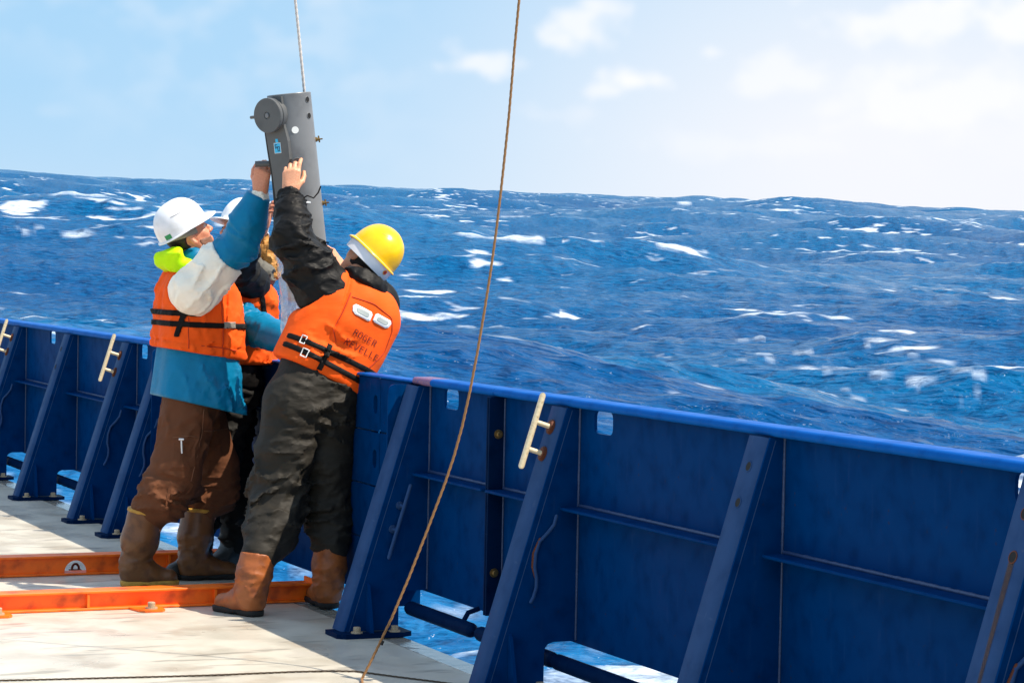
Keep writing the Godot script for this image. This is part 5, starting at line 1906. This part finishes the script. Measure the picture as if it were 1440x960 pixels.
# ---- the person between them, behind the sampler
func person_middle():
	var P := thing("person", "person with blond hair in black jacket and orange vest, half hidden between the two others", "person", Vector3(3.93, 0, -12.25))
	var hd := frame(Vector3(3.925, 1.706, -12.25), Vector3(-0.92, 0.30, 0.25), UPV)
	var SL := Vector3(3.945, 1.455, -12.09)
	var EL := Vector3(3.800, 1.545, -11.93)
	var WL := Vector3(3.872, 1.755, -11.71)
	var SR := Vector3(3.915, 1.43, -12.42)
	var ER := Vector3(3.88, 1.17, -12.46)
	var WR := Vector3(3.76, 1.02, -12.36)
	var body := MB.new()
	var b := Field.new()
	b.chain([Vector3(3.90, 0.93, -12.27), Vector3(3.92, 1.28, -12.26), Vector3(3.92, 1.42, -12.26)], [0.11, 0.11, 0.08], 0.05)
	b.cap(SL, SR, 0.045, 0.045, 0.05)
	b.chain([SL, EL, EL.lerp(WL, 0.45), WL], [0.048, 0.043, 0.042, 0.028], 0.02)
	b.chain([SR, ER, WR], [0.045, 0.038, 0.025], 0.02)
	b.cap(Vector3(3.925, 1.44, -12.26), hd * Vector3(0, -0.05, -0.01), 0.055, 0.05, 0.03)
	b.chain([Vector3(3.87, 0.9, -12.2), Vector3(3.765, 0.48, -12.1), Vector3(3.66, 0.12, -12.08)], [0.08, 0.055, 0.035], 0.03)
	b.chain([Vector3(3.92, 0.9, -12.33), Vector3(3.91, 0.48, -12.3), Vector3(3.93, 0.12, -12.25)], [0.08, 0.055, 0.035], 0.03)
	b.into(body, 0.013)
	head_field(hd, 0.96).into(body, 0.0055)
	hand_field(WL, Vector3(-0.02, 0.75, 0.62), Vector3(-0.75, 0.3, -0.3), Vector3(0.4, 0.4, -0.6), [0.6, 0.6, 0.65, 0.7], 0.95).into(body, 0.0036)
	hand_field(WR, Vector3(-0.6, -0.4, 0.3), Vector3(0.1, -0.3, -0.9), Vector3(0, 1, 0), [0.4, 0.4, 0.4, 0.4], 0.95).into(body, 0.0048)
	put("body", body, M.tanned_skin, P)
	eyes(hd, P)
	# blond hair gathered at the back and blown about
	var hair := Field.new()
	hair.prims = head_field(hd, 0.96).copy(0.0).prims.slice(0, 1)
	hair.grow = 0.008
	var rng := RandomNumberGenerator.new()
	rng.seed = 9
	for i in 22:
		var p := hd * Vector3(rng.randf_range(-0.055, 0.055), rng.randf_range(-0.05, 0.05), -0.085)
		var q := p + Vector3(rng.randf_range(0.03, 0.075), rng.randf_range(-0.09, -0.03), rng.randf_range(-0.03, 0.06))
		var e := q + Vector3(rng.randf_range(0.0, 0.05), rng.randf_range(-0.11, -0.05), rng.randf_range(-0.03, 0.05))
		hair.chain([p, q, e], [0.020, 0.015, 0.006], 0.008)
	hair.folds(fold_noise(101), Vector3(26, 9, 26), 0.008)
	hair.below(hd * Vector3(0, 0.0, 0.025), hd.basis * Vector3(0, -0.35, 1.0))
	soft("hair", hair, 0.0055, M.blond_hair, P)
	var tr := Field.new()
	tr.cap(Vector3(3.895, 0.95, -12.2), Vector3(3.915, 0.95, -12.33), 0.135, 0.135, 0.06)
	tr.chain([Vector3(3.87, 0.9, -12.19), Vector3(3.765, 0.48, -12.1), Vector3(3.675, 0.20, -12.085)], [0.125, 0.098, 0.080], 0.05)
	tr.chain([Vector3(3.92, 0.9, -12.33), Vector3(3.915, 0.48, -12.28), Vector3(3.930, 0.14, -12.25)], [0.125, 0.095, 0.078], 0.05)
	tr.folds(fold_noise(102), Vector3(4, 10, 4), 0.012)
	soft("trousers", tr, 0.0105, M.dark_trousers, P)
	boot(P, Vector3(3.735, 0, -12.10), Vector3(3.490, 0, -12.01), Vector3(3.675, 0.33, -12.085), 0.074, M.green_rubber, M.black_sole, null, 103)
	boot(P, Vector3(3.985, 0, -12.275), Vector3(3.730, 0, -12.21), Vector3(3.930, 0.30, -12.25), 0.074, M.green_rubber, M.black_sole, null, 104)
	var jk := Field.new()
	for q in [-0.085, 0.085]: jk.cap(Vector3(3.90, 0.98, -12.26 + q), Vector3(3.915, 1.34, -12.26 + q), 0.125, 0.115, 0.06)
	jk.folds(fold_noise(105), Vector3(5, 5, 5), 0.006)
	jk.below(Vector3(3.90, 0.93, -12.26), -UPV, 0.01)
	var jm := soft("jacket", jk, 0.012, M.black_cloth, P)
	var s1 := Field.new()
	s1.chain([SL, EL, EL.lerp(WL, 0.52)], [0.088, 0.086, 0.062], 0.03)
	s1.folds(fold_noise(106), Vector3(5, 9, 5), 0.011, EL, 0.4, WL - EL)
	s1.below(EL.lerp(WL, 0.52), WL - EL, 0.006)
	soft("sleeve", s1, 0.009, M.black_cloth, jm)
	var s2 := Field.new()
	s2.chain([SR, ER, WR], [0.095, 0.075, 0.05], 0.03)
	s2.folds(fold_noise(107), Vector3(6, 8, 6), 0.007)
	s2.below(WR, WR - ER, 0.006)
	soft("sleeve", s2, 0.011, M.black_cloth, jm)
	var hood := Field.new()
	hood.cap(Vector3(4.015, 1.52, -12.17), Vector3(4.005, 1.50, -12.33), 0.052, 0.055, 0.03)
	hood.cap(Vector3(3.97, 1.53, -12.15), Vector3(4.03, 1.495, -12.17), 0.042, 0.048, 0.03)
	hood.folds(fold_noise(108), Vector3(9, 9, 9), 0.012)
	soft("hood", hood, 0.008, M.grey_hood, jm, "grey hood hanging behind the neck")
	var v := Field.new()
	for q in [[-0.04, -0.085], [0.045, -0.085], [-0.04, 0.085], [0.045, 0.085]]:
		v.cap(Vector3(3.905 + q[0], 1.09, -12.26 + q[1]), Vector3(3.925 + q[0], 1.36, -12.26 + q[1]), 0.145, 0.135, 0.05)
	v.cap(Vector3(3.93, 1.43, -12.15), Vector3(3.93, 1.43, -12.37), 0.085, 0.085, 0.05)
	v.folds(fold_noise(109), Vector3(5, 5, 5), 0.009)
	v.cut(SL + Vector3(-0.02, 0.03, 0.0), SL + Vector3(-0.09, 0.06, 0.2), 0.095, 0.12)
	v.cut(SR + Vector3(0, 0.0, 0.0), SR + Vector3(0, 0.0, -0.2), 0.10, 0.12)
	v.cut(Vector3(3.91, 1.43, -12.26), Vector3(3.90, 1.7, -12.26), 0.075, 0.10)
	v.below(Vector3(3.91, 1.055, -12.26), -UPV, 0.015)
	var vm := soft("vest", v, 0.0085, M.vest_orange, P)
	strap(v, Vector3(3.995, 1.3, -12.05), Vector3(0.96, 0.20, 0.10), 0.014, [[Vector3(4, 1.17, -12.1), -UPV], [Vector3(4, 1.2, -12.2), Vector3(0, 0, -1)]], vm)
	strap(v, Vector3(4.0, 1.175, -12.1), Vector3(0.05, 1, 0), 0.016, [], vm)
	# a yellow cord and a clip on the vest
	var cd := MB.new()
	var q0 := project(v, Vector3(3.97, 1.19, -12.0), Vector3(-0.2, 0, 1)) + Vector3(0, 0, 0.012)
	cd.tube([q0 + Vector3(-0.05, 0.005, 0), q0 + Vector3(-0.015, 0.018, 0.01), q0 + Vector3(0.02, 0.004, 0.012), q0 + Vector3(0.05, -0.014, 0.006), q0 + Vector3(0.085, -0.012, 0)], 0.0042, 6)
	put("cord", cd, M.yellow_cord, vm)
	var ht := Transform3D(hd.basis, hd * Vector3(0, 0.046, -0.008))
	hard_hat(P, ht, Vector4(0.110, 0.130, 0.136, 0.05), M.white_shell, true)
	# whistle hanging at the hip
	var w := MB.new()
	w.tube([Vector3(3.815, 1.03, -11.98), Vector3(3.818, 0.955, -11.975)], 0.004, 6)
	w.tube([Vector3(3.818, 0.96, -11.975), Vector3(3.822, 0.88, -11.97)], 0.010, 8)
	put("whistle", w, M.white_plastic, vm)

# ---------------------------------------------------------------- the water sampler and its plastic wrap
func make_sampler():
	var T := Vector3(3.863, 2.362, -11.35)
	var B := Vector3(3.987, 1.401, -11.35)
	var S := thing("water_sampler", "grey plastic water sampling bottle hanging upright, round valve cap at its top", "water sampler", B)
	var up := (T - B).normalized()
	var cam := (EYE - T)
	cam = (cam - up * cam.dot(up)).normalized()          # horizontal, towards the people's open side
	var rt := up.cross(cam).normalized()                 # to the right seen from there
	var L := (T - B).length()
	var R := 0.103
	var fr := Transform3D(Basis(rt, up, cam), B)
	var mb := MB.new()
	mb.lathe([Vector2(R - 0.012, 0.0), Vector2(R - 0.002, 0.0), Vector2(R, 0.003), Vector2(R, L - 0.003), Vector2(R - 0.002, L), Vector2(R - 0.011, L), Vector2(R - 0.012, L - 0.003), Vector2(R - 0.012, L - 0.22), Vector2(0.0, L - 0.22)], 64, fr)
	var tube := put("tube", mb, M.grey_pvc, S)
	mb = MB.new()
	mb.lathe([Vector2(0.0, 0.02), Vector2(R - 0.0125, 0.02)], 40, fr)
	put("bottom_ball", mb, M.dark_pvc, S)
	# two line holes at the right of the top, sticker dot, knob, taps
	var spot := func(x: float, y: float, lift: float) -> Vector3:
		var w := asin(clampf(x / R, -0.99, 0.99))
		return fr * Vector3(x, y, cos(w) * R) + fr.basis * Vector3(sin(w), 0, cos(w)) * lift
	for q in [[0.083, L - 0.036], [0.083, L - 0.112]]:
		var w := asin(q[0] / R)
		var n: Vector3 = fr.basis * Vector3(sin(w), 0, cos(w))
		var o := MB.new()
		o.tube([spot.call(q[0], q[1], -0.006), spot.call(q[0], q[1], 0.0012)], 0.0135, 20)
		put("line_hole", o, M.dark_hole, tube)
		o = MB.new()
		var rp := []
		var e1 := up
		var e2 := n.cross(up).normalized()
		for i in 19: rp.append(spot.call(q[0], q[1], 0.0) + (e1 * cos(TAU * i / 18) + e2 * sin(TAU * i / 18)) * 0.0145)
		o.tube(rp, 0.0018, 6)
		put("hole_rim", o, M.grey_pvc, tube)
	mb = MB.new()
	mb.tube([spot.call(0.012, L - 0.172, -0.001), spot.call(0.012, L - 0.172, 0.0012)], 0.0165, 24)
	put("white_dot", mb, M.white_plastic, tube)
	mb = MB.new()
	mb.tube([spot.call(0.005, L - 0.325, 0.0), spot.call(0.005, L - 0.325, 0.014), spot.call(0.005, L - 0.325, 0.018)], [0.026, 0.025, 0.021], 24)
	var kn := put("knob", mb, M.dark_pvc, S)
	mb = MB.new()
	var kr := []
	for i in 19: kr.append(spot.call(0.005, L - 0.325, 0.018) + (up * cos(TAU * i / 18) + rt * sin(TAU * i / 18)) * 0.022)
	mb.tube(kr, 0.0028, 6)
	put("knob_rim", mb, M.dark_pvc, kn)
	for y in [L - 0.225, L - 0.525]:
		var p := fr * Vector3(R, y, 0.0)
		mb = MB.new()
		mb.tube([p - rt * 0.004, p + rt * 0.007, p + rt * 0.008, p + rt * 0.018], [0.012, 0.011, 0.008, 0.007], 12)
		mb.tube([p + rt * 0.017 - up * 0.012, p + rt * 0.015 + up * 0.013], 0.0042, 8, true)
		mb.tube([p + rt * 0.015, p + rt * 0.030 + cam * 0.008], 0.0035, 8, true)
		put("tap", mb, M.brass, S)
	# the flat valve housing down the left side, with the round cap at its top
	var nd := (cam * 0.78 - rt * 0.63).normalized()       # the housing faces the camera's left
	var sd := up.cross(nd).normalized()                   # its own right
	var hf := Transform3D(Basis(sd, up, nd), B)
	var axis_top := fr * Vector3(0, 0, 0)
	var dc := B + up * (L - 0.093) + nd * 0.083 - sd * 0.026
	mb = MB.new()
	var pl := PackedVector2Array([Vector2(-0.078, L - 0.13), Vector2(-0.060, L - 0.36), Vector2(-0.052, L - 0.62), Vector2(-0.047, 0.05), Vector2(0.03, 0.05), Vector2(0.030, L - 0.36), Vector2(0.034, L - 0.335), Vector2(0.052, L - 0.305), Vector2(0.052, L - 0.22), Vector2(0.040, L - 0.15), Vector2(0.040, L - 0.01), Vector2(-0.005, L - 0.005), Vector2(-0.05, L - 0.025)])
	mb.prism(pl, 0.03, 0.109, hf)
	put("valve_housing", mb, M.dark_pvc, S)
	var df := Transform3D(Basis(sd, nd, sd.cross(nd)), dc + nd * 0.028)
	mb = MB.new()
	var prof := [Vector2(0.081, -0.02), Vector2(0.081, 0.006), Vector2(0.079, 0.009), Vector2(0.074, 0.009), Vector2(0.074, 0.014), Vector2(0.080, 0.014), Vector2(0.082, 0.016), Vector2(0.082, 0.030), Vector2(0.080, 0.033), Vector2(0.018, 0.0335), Vector2(0.0175, 0.0300), Vector2(0.0, 0.0300)]
	mb.lathe(prof, 48, df)
	var cap := put("valve_cap", mb, M.dark_pvc, S)
	mb = MB.new()
	mb.lathe([Vector2(0.011, 0.029), Vector2(0.011, 0.0365), Vector2(0.010, 0.0375), Vector2(0.0, 0.0375)], 20, df)
	put("cap_screw", mb, M.grey_pvc, cap)
	mb = MB.new()
	var sp0 := dc - sd * 0.075 + nd * 0.03
	mb.tube([sp0, sp0 - sd * 0.05], [0.008, 0.0075], 12)
	put("spigot", mb, M.dark_pvc, cap)
	# the square sticker with its two interlocked letters
	var sc := hf * Vector3(-0.012, L - 0.245, 0.1095)
	var stick := MB.new()
	var sx := func(x: float, y: float, z: float) -> Vector3: return sc + sd * x + up * y + nd * z
	_plate(stick, sx, -0.020, -0.027, 0.020, 0.022, 0.0008)
	var st := put("sticker", stick, M.white_plastic, S)
	mb = MB.new()
	_plate(mb, sx, -0.018, -0.025, 0.018, 0.020, 0.0014)
	put("sticker_field", mb, M.sticker_blue, st)
	mb = MB.new()
	_plate(mb, sx, -0.008, 0.023, 0.007, 0.040, 0.0008)
	put("sticker_tab", mb, M.sticker_blue, st)
	mb = MB.new()
	for r in [[-0.014, 0.012, -0.001, 0.015], [-0.014, -0.004, -0.0105, 0.0118], [-0.0103, -0.004, -0.001, -0.001], [-0.0042, -0.0008, -0.001, 0.0052], [-0.0072, 0.0022, -0.0044, 0.0052]]: _plate(mb, sx, r[0], r[1], r[2], r[3], 0.0020)
	put("letter_g", mb, M.sticker_ink, st)
	mb = MB.new()
	for r in [[0.0005, 0.0015, 0.014, 0.0045], [0.0005, -0.018, 0.014, -0.015], [0.0005, -0.0148, 0.0038, 0.0013], [0.0107, -0.0148, 0.014, 0.0013]]: _plate(mb, sx, r[0], r[1], r[2], r[3], 0.0020)
	put("letter_o", mb, M.sticker_ink, st)
	# rubber cord along the left of the housing, and the bar that a hand holds
	mb = MB.new()
	mb.tube([Vector3(3.752, 2.215, -11.36), Vector3(3.775, 2.09, -11.365), Vector3(3.797, 1.97, -11.36), Vector3(3.812, 1.84, -11.355)], [0.0085, 0.0085, 0.0095, 0.011], 10)
	put("closing_cord", mb, M.black_rubber, S)
	mb = MB.new()
	mb.tube([Vector3(3.728, 2.030, -11.425), Vector3(3.792, 2.033, -11.40), Vector3(3.84, 2.035, -11.38)], 0.0145, 14)
	put("grip_bar", mb, M.dark_pvc, S)
	# clear plastic wrap round the lower end
	var W := thing("plastic_wrap", "crumpled clear plastic wrap hanging at the lower end of the grey sampler", "plastic wrap", Vector3(3.91, 1.17, -11.36))
	var nz := noise_of(FastNoiseLite.FRACTAL_RIDGED, 1.0, 3, 111)
	var rows := []
	for i in 30:
		var t := i / 29.0
		var c := Vector3(3.918, 1.60, -11.33).lerp(Vector3(3.932, 1.15, -11.34), t)
		var row := []
		for j in 40:
			var w := TAU * j / 40
			var d := Vector3(cos(w), 0, sin(w))
			var r := lerpf(0.085, 0.062, t) + 0.022 * nz.get_noise_3d(cos(w) * 2.2, t * 1.6, sin(w) * 2.2) + 0.008 * nz.get_noise_3d(cos(w) * 6.0, t * 6.0, sin(w) * 6.0)
			row.append(c + d * r)
		rows.append(row)
	mb = MB.new()
	for i in 29:
		for j in 40:
			var k := (j + 1) % 40
			mb.quad(rows[i][j], rows[i][k], rows[i + 1][k], rows[i + 1][j])
	put("film", mb, M.clear_film, W)

func _plate(mb: MB, at: Callable, x0: float, y0: float, x1: float, y1: float, z: float):
	mb.quad(at.call(x0, y0, z), at.call(x1, y0, z), at.call(x1, y1, z), at.call(x0, y1, z))
	mb.quad(at.call(x0, y0, 0.0), at.call(x1, y0, 0.0), at.call(x1, y0, z), at.call(x0, y0, z))
	mb.quad(at.call(x1, y0, 0.0), at.call(x1, y1, 0.0), at.call(x1, y1, z), at.call(x1, y0, z))
	mb.quad(at.call(x1, y1, 0.0), at.call(x0, y1, 0.0), at.call(x0, y1, z), at.call(x1, y1, z))
	mb.quad(at.call(x0, y1, 0.0), at.call(x0, y0, 0.0), at.call(x0, y0, z), at.call(x0, y1, z))

func _ready():
	# camera, sky, sun, exposure
	var cam := Camera3D.new()
	cam.name = "camera"
	add_child(cam)
	cam.transform = Transform3D(Basis(Vector3(0.914181, 0.019985, 0.404813), Vector3(-0.004724, 0.999241, -0.038663), Vector3(-0.405278, 0.033433, 0.913582)).orthonormalized(), EYE)
	cam.fov = 15.318
	cam.near = 0.1
	cam.far = 30000.0
	cam.current = true
	var we := WorldEnvironment.new()
	we.name = "environment"
	var env := Environment.new()
	env.background_mode = Environment.BG_SKY
	env.sky = make_sky()
	env.background_energy_multiplier = 0.84
	env.tonemap_mode = Environment.TONE_MAPPER_LINEAR
	env.tonemap_exposure = 1.42
	env.sdfgi_enabled = true
	env.ssao_enabled = true
	env.ssil_enabled = true
	we.environment = env
	add_child(we)
	var sun := DirectionalLight3D.new()
	sun.name = "sun"
	sun.light_energy = 1.55
	sun.light_color = Color(1.0, 0.955, 0.89)
	sun.light_angular_distance = 0.5
	sun.shadow_enabled = true
	add_child(sun)
	sun.look_at_from_position(SUN_TO, Vector3.ZERO, Vector3.UP)
	make_materials()
	make_sea()
	make_deck()
	make_bulwarks()
	make_beams()
	make_ropes()
	make_sampler()
	person_teal()
	person_yellow()
	person_middle()
